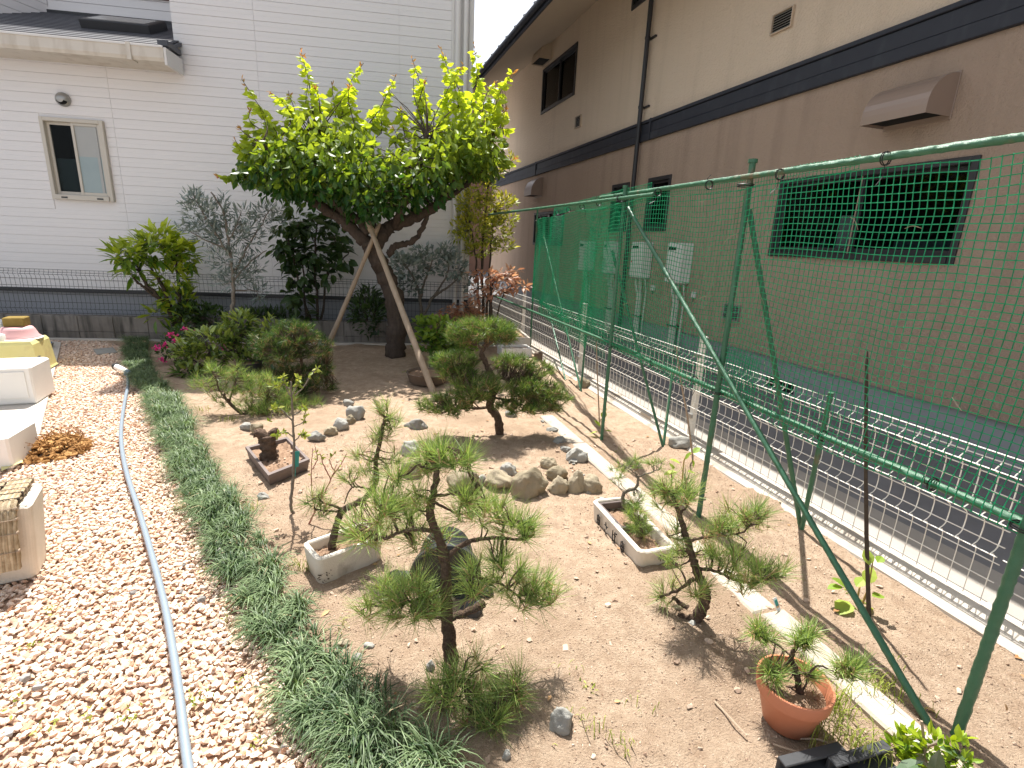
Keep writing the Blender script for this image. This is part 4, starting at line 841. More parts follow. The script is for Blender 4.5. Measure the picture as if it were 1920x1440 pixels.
for (a, b, dd) in SH:
    p0, p1 = on(*a, tb, dd), on(*b, tb, dd); c = bez(p0, p1, rs.normal(size=3)*.05, 8); tw.tube(c, np.linspace(.006, .0025, len(c)), 5, tint=rs.rand())
    near_ = an[np.argsort(((an-p0+UP*.12)**2).sum(1))[rs.randint(0, 10)]]; tw.tube(bez(near_, p0, rs.normal(size=3)*.05, 4), np.linspace(.008, .004, 5), 5, tint=rs.rand())
    n = int(np.linalg.norm(p1-p0)/.0085)
    s = rs.uniform(0, 1, n)**1.15; q = np.array([c[int(k*(len(c)-1))]*(1-(k*(len(c)-1)) % 1)+c[min(len(c)-1, int(k*(len(c)-1))+1)]*((k*(len(c)-1)) % 1) for k in s])
    rad_ = rs.normal(0, 1, (n, 3)); rad_[:, 2] *= .3; d = rad_*.9 + A([0, 0, -.55]) + (p1-p0)/np.linalg.norm(p1-p0)*.35
    m_ = s < .9; PT.append((q+rad_*.012*(1-s[:, None]))[m_]); D.append(d[m_]); T.append(np.clip(.62+.4*s+rs.normal(0, .16, n), 0, 1)[m_]); S.append(((.135-.065*s)*rs.uniform(.8, 1.1, n))[m_])
    for k in range(7): tipP.append(c[-1]-(c[-1]-c[-2])*rs.uniform(0, 1.6)); tipD.append((c[-1]-c[-2])/np.linalg.norm(c[-1]-c[-2])*.7+rs.normal(0, .6, 3))
PT, D, T, S = np.vstack(PT), np.vstack(D), np.concatenate(T), np.concatenate(S)
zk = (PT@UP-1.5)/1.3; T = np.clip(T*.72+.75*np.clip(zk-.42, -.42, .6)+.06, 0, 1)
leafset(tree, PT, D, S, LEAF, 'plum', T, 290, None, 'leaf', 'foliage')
mb = MB(); mb.inst(*MID, frames(A(tipD))*rs.uniform(.03, .06, len(tipP))[:, None, None], A(tipP), rs.rand(len(tipP))); mb.build('shoot_tips', M['leaf_tip'], tree, kind='stuff')
for p in PT[rs.choice(len(PT), 330)]:
    a = an[np.argmin(((an-p)**2).sum(1)+rs.rand(len(an))*.02)]; tw.tube(bez(a, p, rs.normal(size=3)*.05+UP*.02, 4), np.linspace(.008, .002, 5), 4, caps=False, tint=rs.rand())
tw.build('twigs', M['bark'], tree, smooth=True, kind='stuff')
# props
for (a, b, lab, r) in (((812, 735), (686, 405), 'weathered bamboo prop leaning from the right up into the plum fork', .030), ((605, 672), (712, 418), 'weathered wooden prop leaning from the left up into the plum fork', .026)):
    p0 = P(*a); p1 = on(b[0], b[1], tb, -.12); c = np.array([p0+(p1-p0)*k for k in np.linspace(-.03, 1, 22)]); r_ = np.full(22, r); r_[::4] *= 1.1
    t = thing('support_pole', lab, 'pole', p0, 'props of the plum tree'); mb = MB(); mb.tube(c, r_*np.linspace(1.1, .85, 22), 10, rough=.05, tint=rs.uniform(.3, .8)); mb.build('pole', M['bamboo'], t, smooth=True)
    mb = MB(); q = c[-3]; d = c[-1]-c[-2]; d /= np.linalg.norm(d); x = np.cross(d, UP); x /= np.linalg.norm(x); y = np.cross(d, x)
    for k in range(4): mb.tube([q+d*(k*.012)+(x*math.cos(w_)+y*math.sin(w_))*r*1.05 for w_ in np.linspace(0, 6.283, 13)], .004, 4, caps=False)
    mb.build('twine', M['straw'], t)
# ------------------------------------------------------------------ shrubs by the wall
shrub('evergreen_shrub', 'bright yellow green glossy shrub trained flat topped in front of the block wall', (330, 640),
      [([(334, 640), (325, 600), (300, 560), (275, 535), (262, 510)], 4, 2.5), ([(330, 640), (322, 590), (305, 540), (285, 505)], 4, 2.5), ([(335, 640), (338, 590), (335, 540), (330, 490)], 4, 2), ([(300, 560), (270, 540), (250, 520)], 3, 2), ([(334, 640), (345, 590), (352, 560)], 3, 2)],
      [(285, 468, 68, 24, 230, 0), (300, 448, 35, 15, 90, .05), (235, 480, 30, 20, 80, -.1), (345, 480, 25, 26, 80, 0), (250, 505, 26, 18, 40, 0), (320, 520, 38, 30, 110, .05), (330, 560, 32, 22, 70, 0), (295, 590, 20, 18, 35, 0), (345, 590, 22, 22, 40, 0)],
      26, leaf_t(.3, .12, .22), 'aucuba', parts=280, upb=.35, out=1., flat=.6, topbright=.55, stem_r=.008, tint=(.1, .6))
# grey olive-like tree
ob = P(425, 640)
shrub('olive_tree', 'slender grey green olive tree with feathery branches against the white wall', (408, 668),
      [([(408, 668), (425, 610), (436, 575), (438, 545), (435, 500), (428, 450), (420, 400), (395, 360)], 4.5, 1.2), ([(436, 520), (460, 470), (490, 420), (505, 395)], 2, .8), ([(432, 480), (400, 430), (375, 390), (360, 360)], 2, .8), ([(434, 530), (470, 490), (500, 470)], 1.8, .7), ([(436, 545), (475, 545), (488, 560)], 1.5, .7), ([(428, 450), (445, 420), (452, 395)], 1.6, .6), ([(430, 470), (385, 450), (350, 430)], 1.6, .6)],
      [(372, 400, 30, 34, 190), (365, 370, 14, 14, 60), (405, 405, 28, 26, 160), (455, 405, 22, 20, 80), (500, 400, 32, 20, 130), (430, 440, 42, 26, 240), (470, 440, 26, 30, 130), (425, 485, 40, 28, 200), (470, 500, 28, 24, 110), (385, 435, 26, 24, 100), (440, 525, 46, 18, 150), (488, 548, 16, 20, 60), (345, 428, 16, 8, 34), (350, 375, 10, 14, 30), (420, 375, 8, 14, 25), (520, 420, 14, 22, 40)],
      15, NARROW, 'olive', 'tree', None, 'grey_bark', upb=.5, out=.7, flat=.2, topbright=.2, stem_r=.004, base3=None)
shrub('leafy_climber', 'dark slim stemmed shrub with broad leaves standing against the wall, left of the plum trunk', (590, 640),
      [([(588, 640), (580, 590), (560, 530), (550, 470), (560, 420)], 2.6, 1.2), ([(590, 640), (596, 580), (590, 510), (592, 440), (600, 400)], 2.8, 1.2), ([(592, 640), (606, 580), (612, 520), (640, 490), (662, 462)], 2.6, .9), ([(585, 640), (572, 580), (568, 500), (540, 450)], 2.4, 1), ([(612, 525), (620, 480), (630, 440)], 1.8, .8)],
      [(560, 420, 40, 24, 70), (530, 455, 24, 22, 36), (550, 470, 34, 26, 56), (600, 420, 40, 24, 70), (570, 510, 34, 28, 62), (630, 450, 30, 26, 44), (540, 490, 18, 14, 16), (560, 550, 26, 22, 34), (640, 480, 22, 22, 20), (585, 470, 40, 30, 60), (565, 590, 22, 16, 22), (535, 420, 18, 12, 16), (610, 500, 30, 30, 40)],
      21, leaf_t(.58, .12, .2), 'dark_leaf', parts=60, upb=-.1, out=.8, flat=.5, topbright=.15, stem_r=.006)
shrub('dark_bush', 'small rounded dark green bush at the wall just left of the plum trunk', (690, 640),
      [([(690, 642), (688, 600), (680, 570)], 3, 1.5), ([(692, 642), (700, 600), (706, 570)], 3, 1.5)], [(690, 590, 36, 40, 420), (690, 560, 24, 20, 120)], 13, MID, 'dark_leaf', group=None, topbright=.25, flat=.4)
shrub('grey_leaved_tree', 'small many branched tree with dusty grey green leaves right of the plum trunk', (790, 640),
      [([(785, 640), (790, 600), (788, 560), (775, 520), (760, 500)], 4, 1.4), ([(790, 600), (810, 560), (830, 545), (860, 520), (872, 500)], 3, 1.2), ([(788, 560), (800, 520), (810, 490)], 2.5, 1), ([(810, 560), (835, 520), (845, 480)], 2.4, .9)],
      [(770, 505, 34, 28, 170), (745, 490, 20, 16, 50), (810, 490, 36, 24, 170), (850, 500, 26, 26, 110), (770, 535, 30, 18, 70), (835, 470, 20, 14, 50), (790, 470, 20, 10, 36), (875, 525, 14, 18, 36)], 12, SMALLL, 'olive', 'tree', None, 'grey_bark', topbright=.25, flat=.4, stem_r=.006)
nb = B(7.4, 1.9, 0)
shrub('nandina', 'tall yellow green nandina with airy foliage at the corner of the white house', (0, 0),
      [([(905, 640), (906, 580), (904, 500), (908, 420), (915, 350)], 3, 1.4), ([(912, 640), (914, 560), (920, 470), (926, 400)], 2.6, 1.2), ([(900, 640), (896, 540), (890, 470), (880, 420)], 2.4, 1)],
      [(905, 400, 46, 30, 450), (890, 430, 36, 30, 330), (930, 430, 32, 30, 270), (880, 380, 28, 18, 165), (940, 380, 30, 18, 180), (900, 350, 30, 26, 225), (925, 320, 24, 16, 120), (955, 300, 16, 10, 45), (860, 430, 16, 26, 90), (945, 460, 22, 12, 90), (900, 470, 32, 14, 165), (950, 410, 22, 12, 75), (880, 300, 20, 22, 105)], 10.5, leaf_t(.34, .12, .15, 2), 'nandina', 'shrub', None, 'dark_stem', base3=nb, topbright=.45, flat=.4, stem_r=.005)
shrub('pinkish_nandina', 'young nandina with salmon pink leaf sprays in front of the white fence corner', (0, 0),
      [([(922, 640), (922, 600), (920, 560), (925, 530)], 3.4, 1.6), ([(924, 640), (935, 580), (945, 550)], 2, 1), ([(920, 570), (905, 545), (895, 540)], 1.6, .8)],
      [(915, 515, 34, 9, 80), (945, 520, 30, 10, 70), (905, 540, 20, 9, 36), (975, 535, 18, 7, 34), (930, 548, 24, 10, 44), (960, 510, 18, 7, 24), (890, 555, 14, 7, 24), (940, 535, 30, 14, 50)], 14, leaf_t(.36, .1, .2, 2), 'pink_leaf', 'shrub', None, 'dark_stem', base3=B(6.55, 1.95, 0), flat=.5, topbright=.2, upb=-.1, stem_r=.006)
shrub('red_leaved_shrub', 'low shrub with drooping pink and rust coloured leaves behind the dense garden pine', (860, 650),
      [([(860, 650), (862, 620), (868, 595)], 3, 1.5)], [(870, 582, 32, 12, 120), (845, 590, 28, 14, 90), (885, 592, 24, 10, 70), (830, 608, 18, 12, 40), (850, 605, 14, 14, 40)], 14, MID, 'pink_leaf', topbright=.3, upb=-.2, flat=.5)
shrub('lime_maple', 'bright green bushy maple seedling in a dark bowl behind the right prop', (805, 690),
      [([(806, 690), (808, 660), (812, 630)], 3.4, 1.5), ([(806, 675), (830, 640), (840, 620)], 2.4, 1)], [(820, 615, 38, 20, 260), (800, 640, 26, 22, 130), (845, 640, 40, 24, 220), (830, 660, 30, 18, 110), (790, 605, 14, 10, 36), (870, 655, 26, 20, 90)], 12, ROUND, 'lime_leaf', topbright=.5, flat=.6)
shrub('azalea', 'low azalea with magenta flowers beside the grass border', (330, 680), [([(330, 682), (325, 655), (318, 640)], 2.5, 1)],
      [(325, 640, 26, 18, 110), (310, 660, 16, 14, 60), (345, 655, 26, 20, 110), (340, 625, 26, 14, 80), (375, 635, 26, 16, 80)], 9, SMALLL, 'dark_leaf', topbright=.4, flat=.5)
sp = [(326, 631, 9), (297, 652, 9), (311, 647, 6), (303, 677, 8), (330, 640, 7), (345, 618, 6), (367, 624, 6), (422, 653, 6), (320, 628, 5), (292, 655, 5)]
mb = MB(); ab = P(318, 690)
for (x, y, r) in sp:
    p, q = ell(14, (x, y), ab, r, r*.7, r, -.04); mb.inst(*ROUND, frames(q+UP*.5)*rs.uniform(.02, .032, 14)[:, None, None], p, rs.rand(14))
mb.build('blossoms', M['magenta'], bpy.data.objects['azalea'], kind='stuff')
shrub('camellia', 'spreading glossy leaved camellia with shiny light leaves behind the azalea', (400, 700),
      [([(400, 702), (395, 670), (385, 640)], 3, 1.4), ([(402, 702), (430, 660), (450, 630)], 3, 1.2), ([(400, 702), (370, 680), (350, 670)], 2.4, 1)],
      [(395, 640, 46, 22, 190), (370, 672, 40, 24, 170), (430, 625, 30, 16, 90), (450, 605, 30, 18, 110), (462, 650, 32, 24, 140), (352, 695, 28, 16, 90), (440, 672, 30, 18, 90), (345, 660, 24, 18, 80)], 19, MID, 'camellia', parts=240, topbright=.45, flat=.7, upb=.6)
shrub('rounded_shrub', 'rounded mid green shrub with glossy leaves between the camellia and the shaded pine', (480, 700), [([(480, 702), (478, 670), (470, 640)], 3, 1.4), ([(482, 702), (500, 660), (505, 630)], 2.6, 1.2)],
      [(485, 640, 34, 22, 150), (505, 615, 30, 18, 110), (470, 670, 26, 18, 90), (505, 660, 26, 20, 90), (530, 640, 22, 20, 60)], 15, MID, 'camellia', parts=60, topbright=.4, flat=.6, upb=.5)
shrub('low_hedge_bush', 'dull green bush behind the camellia beneath the olive tree', (400, 640), [([(400, 640), (398, 610)], 3, 1.5)],
      [(400, 600, 36, 26, 220), (380, 580, 22, 12, 70), (345, 605, 30, 26, 170), (350, 580, 20, 14, 70), (440, 605, 30, 20, 110)], 11, SMALLL, 'dark_leaf', topbright=.35, flat=.4)
shrub('fern_clump', 'clump of dark upright leaves at the wall foot between olive and dark shrub', (500, 632), [([(500, 634), (500, 610)], 2, 1)],
      [(490, 600, 40, 16, 110), (530, 598, 30, 14, 70), (470, 600, 20, 14, 50)], 22, NARROW, 'dark_leaf', topbright=.3, upb=1.2, flat=None)
for i, x in enumerate(range(600, 740, 9)): pass
# ------------------------------------------------------------------ pines
pine('garden_pine', 'dense dark green garden pine with cloud pruned pads on a curved trunk', (935, 815),
     [([(936, 818), (934, 785), (918, 760), (930, 725), (923, 704), (907, 674), (903, 660), (915, 640)], 11, 4), ([(928, 706), (955, 712), (975, 722), (985, 738)], 5, 2.5), ([(905, 670), (880, 690), (850, 690)], 4, 2), ([(920, 765), (880, 765), (845, 765)], 4, 2), ([(910, 655), (880, 640), (870, 625)], 3.5, 2), ([(912, 650), (940, 630), (955, 622)], 3.5, 2), ([(925, 745), (960, 752), (980, 765)], 3, 1.5)],
     [(905, 615, 55, 20, 120, 0), (870, 632, 32, 14, 50, 0), (940, 630, 30, 16, 50, 0), (850, 678, 40, 22, 75, 0), (900, 722, 52, 22, 90, -.12), (880, 740, 34, 18, 45, -.15), (835, 758, 48, 22, 75, -.1), (965, 680, 36, 20, 65, .1), (1005, 695, 30, 18, 45, .12), (985, 725, 40, 22, 75, 0), (1025, 735, 30, 22, 50, 0), (975, 760, 46, 16, 60, -.05), (1015, 765, 34, 14, 36, 0), (1042, 748, 24, 16, 26, 0), (860, 700, 34, 14, 36, -.05)],
     .075, .0022, 42, 'needle_dense', spread=1.25, r_tw=.004, tint=(.15, .85), upb=.8)
pine('shaded_pine', 'pine bush with needles darkened for shade, left of the prop foot', (560, 740),
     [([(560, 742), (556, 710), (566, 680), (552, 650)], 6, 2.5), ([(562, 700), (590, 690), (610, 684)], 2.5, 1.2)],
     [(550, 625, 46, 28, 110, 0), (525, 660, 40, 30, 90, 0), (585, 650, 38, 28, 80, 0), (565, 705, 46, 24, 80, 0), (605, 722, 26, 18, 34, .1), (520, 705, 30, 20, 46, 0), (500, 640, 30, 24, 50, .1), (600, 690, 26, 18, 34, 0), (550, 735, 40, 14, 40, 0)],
     .075, .0022, 38, 'needle_dense', spread=1.25, r_tw=.004, tint=(-.1, .35), upb=.7)  # low tint range puts the plum crown's shade into the needle colour
pine('sprawling_pine', 'sprawling sparse low pine beside the grass border, left of the stump pot', (455, 775),
     [([(455, 778), (440, 765), (424, 748), (420, 738)], 4.5, 3), ([(455, 778), (470, 766), (490, 760), (502, 746)], 4, 2), ([(424, 748), (410, 728), (404, 705)], 2.5, 1.4), ([(430, 755), (440, 720), (445, 705)], 2.5, 1.3), ([(470, 768), (510, 775), (545, 772), (580, 780)], 3, 1.3), ([(455, 778), (470, 788), (490, 788)], 2.5, 1.3)],
     [(402, 697, 22, 12, 10), (445, 702, 26, 16, 14), (412, 730, 26, 14, 11), (490, 722, 34, 22, 26), (465, 760, 34, 14, 14), (512, 768, 30, 20, 18), (540, 757, 28, 20, 16), (505, 790, 28, 14, 8), (470, 730, 26, 16, 14), (380, 720, 22, 14, 8), (430, 745, 28, 14, 10), (560, 785, 26, 16, 12), (585, 770, 22, 16, 9), (525, 745, 26, 16, 12), (480, 785, 30, 12, 10), (450, 720, 28, 16, 12)],
     .10, .0020, 40, 'needle', spread=1.2, tint=(.25, .85))
fb = P(845, 1243)
pine('front_pine', 'foremost tall bonsai pine with an upright dark trunk, planted before the black pot', (845, 1243),
     [([(846, 1250), (843, 1210), (838, 1160), (836, 1100), (834, 1050), (820, 1000), (806, 968), (812, 930), (818, 885), (806, 858)], 17, 5), ([(838, 1045), (866, 1022), (895, 1012), (935, 1008), (975, 1012), (1000, 1004)], 7, 2.2), ([(846, 1158), (875, 1148), (908, 1132)], 9, 9), ([(838, 1160), (818, 1155), (804, 1158)], 6, 5), ([(818, 995), (780, 992), (745, 1000), (722, 1010), (700, 996)], 6, 2), ([(745, 998), (735, 970), (712, 958)], 3.5, 1.6),
      ([(818, 880), (800, 878), (782, 870)], 4, 2.5), ([(816, 930), (850, 925), (872, 912), (895, 905)], 4, 1.8), ([(880, 1080), (905, 1085), (940, 1095), (985, 1128), (1030, 1135)], 4, 2), ([(838, 1100), (800, 1118), (760, 1132)], 5, 2), ([(812, 940), (845, 958), (860, 965)], 3.5, 2), ([(806, 862), (825, 850), (840, 838)], 3, 1.6), ([(940, 1008), (945, 985), (960, 972)], 2.6, 1.4)],
     [(835, 855, 40, 16, 13, 0), (800, 870, 22, 14, 6, .04), (862, 866, 26, 14, 7, 0), (745, 893, 22, 14, 5, .05), (712, 952, 24, 24, 9), (690, 990, 40, 22, 12), (740, 940, 26, 20, 7), (770, 975, 28, 18, 6), (800, 1010, 46, 14, 9), (790, 935, 22, 18, 5), (895, 955, 38, 26, 11), (935, 960, 36, 20, 9), (965, 985, 30, 20, 9), (985, 995, 18, 14, 5), (870, 930, 24, 20, 5), (900, 1075, 30, 26, 7), (950, 1080, 40, 28, 12, .02), (935, 1050, 24, 14, 5), (1010, 1108, 28, 22, 9), (1035, 1120, 18, 14, 4), (975, 1125, 36, 12, 6), (765, 1125, 58, 28, 24, -.05), (715, 1110, 30, 28, 9), (690, 1140, 14, 18, 4), (800, 1140, 30, 18, 8, -.05), (885, 1100, 16, 14, 4, -.08)],
     .105, .0015, 50, 'needle', spread=1.15, tint=(.35, 1), r_tw=.0032)
pine('creeping_pine', 'low spreading young pine in the foreground in front of the upright bonsai', (900, 1350),
     [([(896, 1358), (885, 1335), (878, 1310), (868, 1285)], 8, 3), ([(885, 1330), (855, 1320), (835, 1315)], 4, 2), ([(885, 1335), (925, 1320), (960, 1300)], 4, 2), ([(890, 1350), (898, 1372)], 3, 2)],
     [(865, 1258, 30, 18, 7), (835, 1290, 34, 20, 9), (825, 1320, 26, 16, 6), (875, 1300, 30, 20, 7), (925, 1315, 34, 20, 8), (975, 1272, 20, 22, 6), (955, 1305, 28, 18, 6), (895, 1362, 28, 16, 7), (900, 1238, 18, 16, 3), (920, 1345, 30, 16, 6)],
     .105, .0015, 46, 'needle', spread=1.25, tint=(.3, .95), r_tw=.0028)
rb = P(1300, 1168)
pine('gnarled_pine', 'bonsai pine on a thick gnarled root, right of the white trough marked with ink', (1300, 1168),
     [([(1302, 1172), (1310, 1150), (1320, 1130), (1322, 1105), (1308, 1075), (1300, 1050), (1290, 1020), (1280, 985), (1268, 950), (1262, 930)], 15, 4), ([(1288, 1015), (1320, 1008), (1350, 1004), (1385, 1000), (1410, 985)], 4, 1.6), ([(1304, 1065), (1345, 1072), (1380, 1088), (1420, 1092), (1452, 1082)], 4.5, 1.6), ([(1302, 1085), (1285, 1098), (1268, 1108), (1240, 1118), (1230, 1126)], 5, 2), ([(1290, 1140), (1275, 1130), (1262, 1120)], 6, 4), ([(1300, 1160), (1282, 1160), (1276, 1150)], 10, 7), ([(1275, 965), (1290, 945), (1285, 925)], 3, 1.4), ([(1315, 1150), (1325, 1125)], 12, 9)],
     [(1262, 905, 30, 22, 11), (1245, 935, 24, 18, 7), (1285, 925, 22, 18, 6), (1385, 970, 36, 22, 12), (1350, 990, 26, 18, 7), (1415, 965, 22, 18, 7), (1325, 1000, 18, 10, 3), (1270, 1000, 22, 14, 5), (1380, 1060, 36, 24, 13), (1345, 1040, 24, 18, 6), (1425, 1072, 34, 22, 11), (1460, 1075, 22, 18, 5), (1295, 1045, 34, 12, 7), (1250, 1045, 18, 10, 3), (1252, 1108, 18, 20, 6), (1308, 1105, 18, 14, 6, -.08), (1405, 1100, 20, 10, 4)],
     .10, .0015, 48, 'needle', spread=1.15, tint=(.3, 1), r_tw=.0028)
# ------------------------------------------------------------------ mondo grass border (uncountable)
blv = []; 
def blade_t():
    s = [0, .3, .6, .82, 1]; wv = [.8, 1, .85, .55, .05]; zc = [0, .62, .92, .86, .62]; yc = [0, .16, .48, .78, 1.0]; v = []
    for i in range(5): v += [[-wv[i]/2, yc[i], zc[i]], [wv[i]/2, yc[i], zc[i]]]
    return A(v), A([[2*i, 2*i+1, 2*i+3, 2*i+2] for i in range(4)])
BL = blade_t(); mb = MB()
wid = [22, 26, 30, 38, 44, 52, 60, 66, 70, 76, 80]
cen = catmull([P(x_, y_, .06)*A([1, 1, 0]) for x_, y_ in ((255, 636), (264, 686), (308, 752), (338, 820), (374, 890), (416, 965), (450, 1035), (496, 1110), (578, 1240), (640, 1330), (735, 1425), (890, 1560))], 14)
_old = ([P(255, 640), P(268, 690), P(318, 755), P(342, 820), P(380, 890), P(425, 965), P(462, 1035), P(510, 1110), P(570, 1215), P(640, 1310), P(735, 1400), P(880, 1520)])
wds = np.interp(np.linspace(0, 1, len(cen)), np.linspace(0, 1, 12), A([20, 22, 28, 33, 38, 45, 52, 60, 62, 70, 80, 80])*.86)
tufts = []
for i in range(len(cen)-1):
    a, b = cen[i], cen[i+1]; L = np.linalg.norm(b-a); d = (b-a)/L; nrm = A([-d[1], d[0], 0]); hw = wds[i]*px(a)*1.0
    n = max(1, int(L*hw*2*290))
    for k in range(n): tufts.append((a+(b-a)*rs.rand()+nrm*hw*rs.uniform(-1, 1)*(1-.25*rs.rand()), hw))
tp = A([q[0] for q in tufts]); tsz = rs.uniform(.75, 1.2, len(tp)); per = 62
tp = tp[vnoise(tp[:, 0], tp[:, 1], 5.0, 33)+rs.rand(len(tp))*.4 > .24]; tsz = rs.uniform(.7, 1.3, len(tp))*(.7+.55*vnoise(tp[:, 0], tp[:, 1], 2.6, 21))
N_ = len(tp)*per; az = rs.uniform(0, 2*math.pi, N_); rr_ = np.abs(rs.normal(0, .016, N_)); off = np.repeat(tp, per, 0); off[:, 0] += np.cos(az)*rr_; off[:, 1] += np.sin(az)*rr_; off[:, 2] += .0
az = az+rs.normal(0, .35, N_); dx = np.cos(az)-.35; dy = np.sin(az)-.45; az = np.arctan2(dy, dx); hgt = rs.uniform(.05, .095, N_)*np.repeat(tsz, per); ln = np.repeat(tsz, per)*rs.uniform(.045, .12, N_)
x = np.stack([-np.sin(az), np.cos(az), 0*az], -1); y = np.stack([np.cos(az), np.sin(az), 0*az], -1); z_ = np.repeat(UP[None], N_, 0)
Mx = np.stack([x*rs.uniform(.0030, .0044, (N_, 1)), y*ln[:, None], z_*hgt[:, None]], -1)
tnt = np.clip(np.repeat(rs.normal(.45, .14, len(tp)), per)+rs.normal(0, .24, N_), 0, 1)
dk = rs.rand(N_) < .03; m3 = MB(); m3.inst(*BL, Mx[dk]*.9, off[dk], rs.rand(dk.sum())); m3.build('dry_grass_blades', M['dry_blade'], kind='stuff', label='dry straw coloured blades among the mondo grass', cat='grass')
mb.inst(*BL, Mx, off, tnt); mb.build('grass_border', M['mondo'], smooth=True, kind='stuff', label='tufted dark green mondo grass border along the gravel path', cat='grass')
# weeds and small tufts
mb = MB()
for (x_, y_, n, s) in [(1380, 1010, 40, .06), (1560, 1330, 70, .09), (1620, 1290, 40, .07), (1610, 1410, 60, .08), (560, 1070, 30, .07), (470, 960, 24, .05), (430, 790, 30, .05), (380, 770, 24, .05), (1090, 1360, 12, .05), (1280, 930, 20, .05), (1155, 1395, 16, .05), (1205, 1330, 8, .03), (640, 1180, 14, .04), (1660, 1300, 30, .06), (1410, 990, 26, .06), (1690, 1250, 8, .03), (1720, 1320, 10, .03), (1075, 1260, 8, .03), (620, 1410, 16, .05), (1010, 900, 14, .03), (1160, 850, 10, .03), (500, 830, 16, .04), (1530, 1370, 40, .08)]:
    c = P(x_, y_); o = c+np.column_stack([rs.normal(0, .03, n), rs.normal(0, .03, n), np.zeros(n)]); a = rs.uniform(0, 6.28, n); h_ = s*rs.uniform(.5, 1.1, n)
    xx = np.stack([-np.sin(a), np.cos(a), 0*a], -1); yy = np.stack([np.cos(a), np.sin(a), 0*a], -1)
    mb.inst(*BL, np.stack([xx*.0028, yy*(h_*rs.uniform(.3, 1, n))[:, None], np.repeat(UP[None], n, 0)*h_[:, None]], -1), o, np.clip(rs.normal(.45, .25, n), 0, 1))
for (x_, y_) in [(50, 1220), (95, 1150), (1085//3, 1320), (370, 1318), (245, 1345), (90, 1365), (25, 1325), (450, 1280), (490, 1395), (165, 1345), (390, 1070), (275, 775), (310, 845), (210, 893), (348, 955), (320, 880), (430, 1165), (560, 1330), (1130, 790), (760, 700), (1100, 1290), (850, 1420), (1580, 1110), (65, 1000)]:
    c = P(x_, y_); n = 14; p = c+np.column_stack([rs.normal(0, .018, n), rs.normal(0, .018, n), rs.uniform(.005, .02, n)]); mb.inst(*SMALLL, frames(rs.normal(size=(n, 3))+UP*.7, None, .5)*rs.uniform(.008, .018, n)[:, None, None], p, rs.rand(n))
mb.build('weeds', M['weed'], kind='stuff', label='thin yellow green weeds sprouting in soil and gravel', cat='weeds')
# ------------------------------------------------------------------ rocks
from mathutils import noise as mnoise
def rock(x, y, w, h, lab, mt='rock', seed=0, d=None, sink=.25, flat=False):
    """rock standing at photo pixel (x, y) = middle of its foot, w x h pixels"""
    b = P(x, y); s = px(b); bm = bmesh.new(); bmesh.ops.create_icosphere(bm, subdivisions=4, radius=1); o = Vector((seed*3.7, seed*1.3, 5.1))
    r = np.random.RandomState(seed+900); pl = [(Vector(r.normal(size=3)).normalized(), r.uniform(.62, .9)) for _ in range(11)]
    for v in bm.verts:
        c = v.co.copy()
        for (n, k) in pl:
            q = c.dot(n)
            if q > k: c -= n*(q-k)*.85
        k = 1+.22*mnoise.noise(c*1.3+o)+.13*mnoise.noise(c*3.1+o)+.085*mnoise.noise(c*6.5+o)+.05*mnoise.noise(c*14+o); v.co = c*k
    a = r.uniform(0, 6.28); R = A([[math.cos(a), -math.sin(a), 0], [math.sin(a), math.cos(a), 0], [0, 0, 1]])
    V = A([v.co[:] for v in bm.verts])@R.T; V = V*A([w/2*s*1.08, (d or w*.8)/2*s, h*.62*s*1.1]); V = V*A([1, 1, 1]); f = A([[q.index for q in g.verts] for g in bm.faces]); bm.free()
    off = A([b[0], b[1], b[2]+h*.62*s*(1-sink*2)*.8]); off[1] += w*.25*s
    return MB().add(V+off, f, r.uniform(.2, .8)).build('rock', M[mt], smooth=True, label=lab, cat='rock', group='rocks around the bed', loc=b)
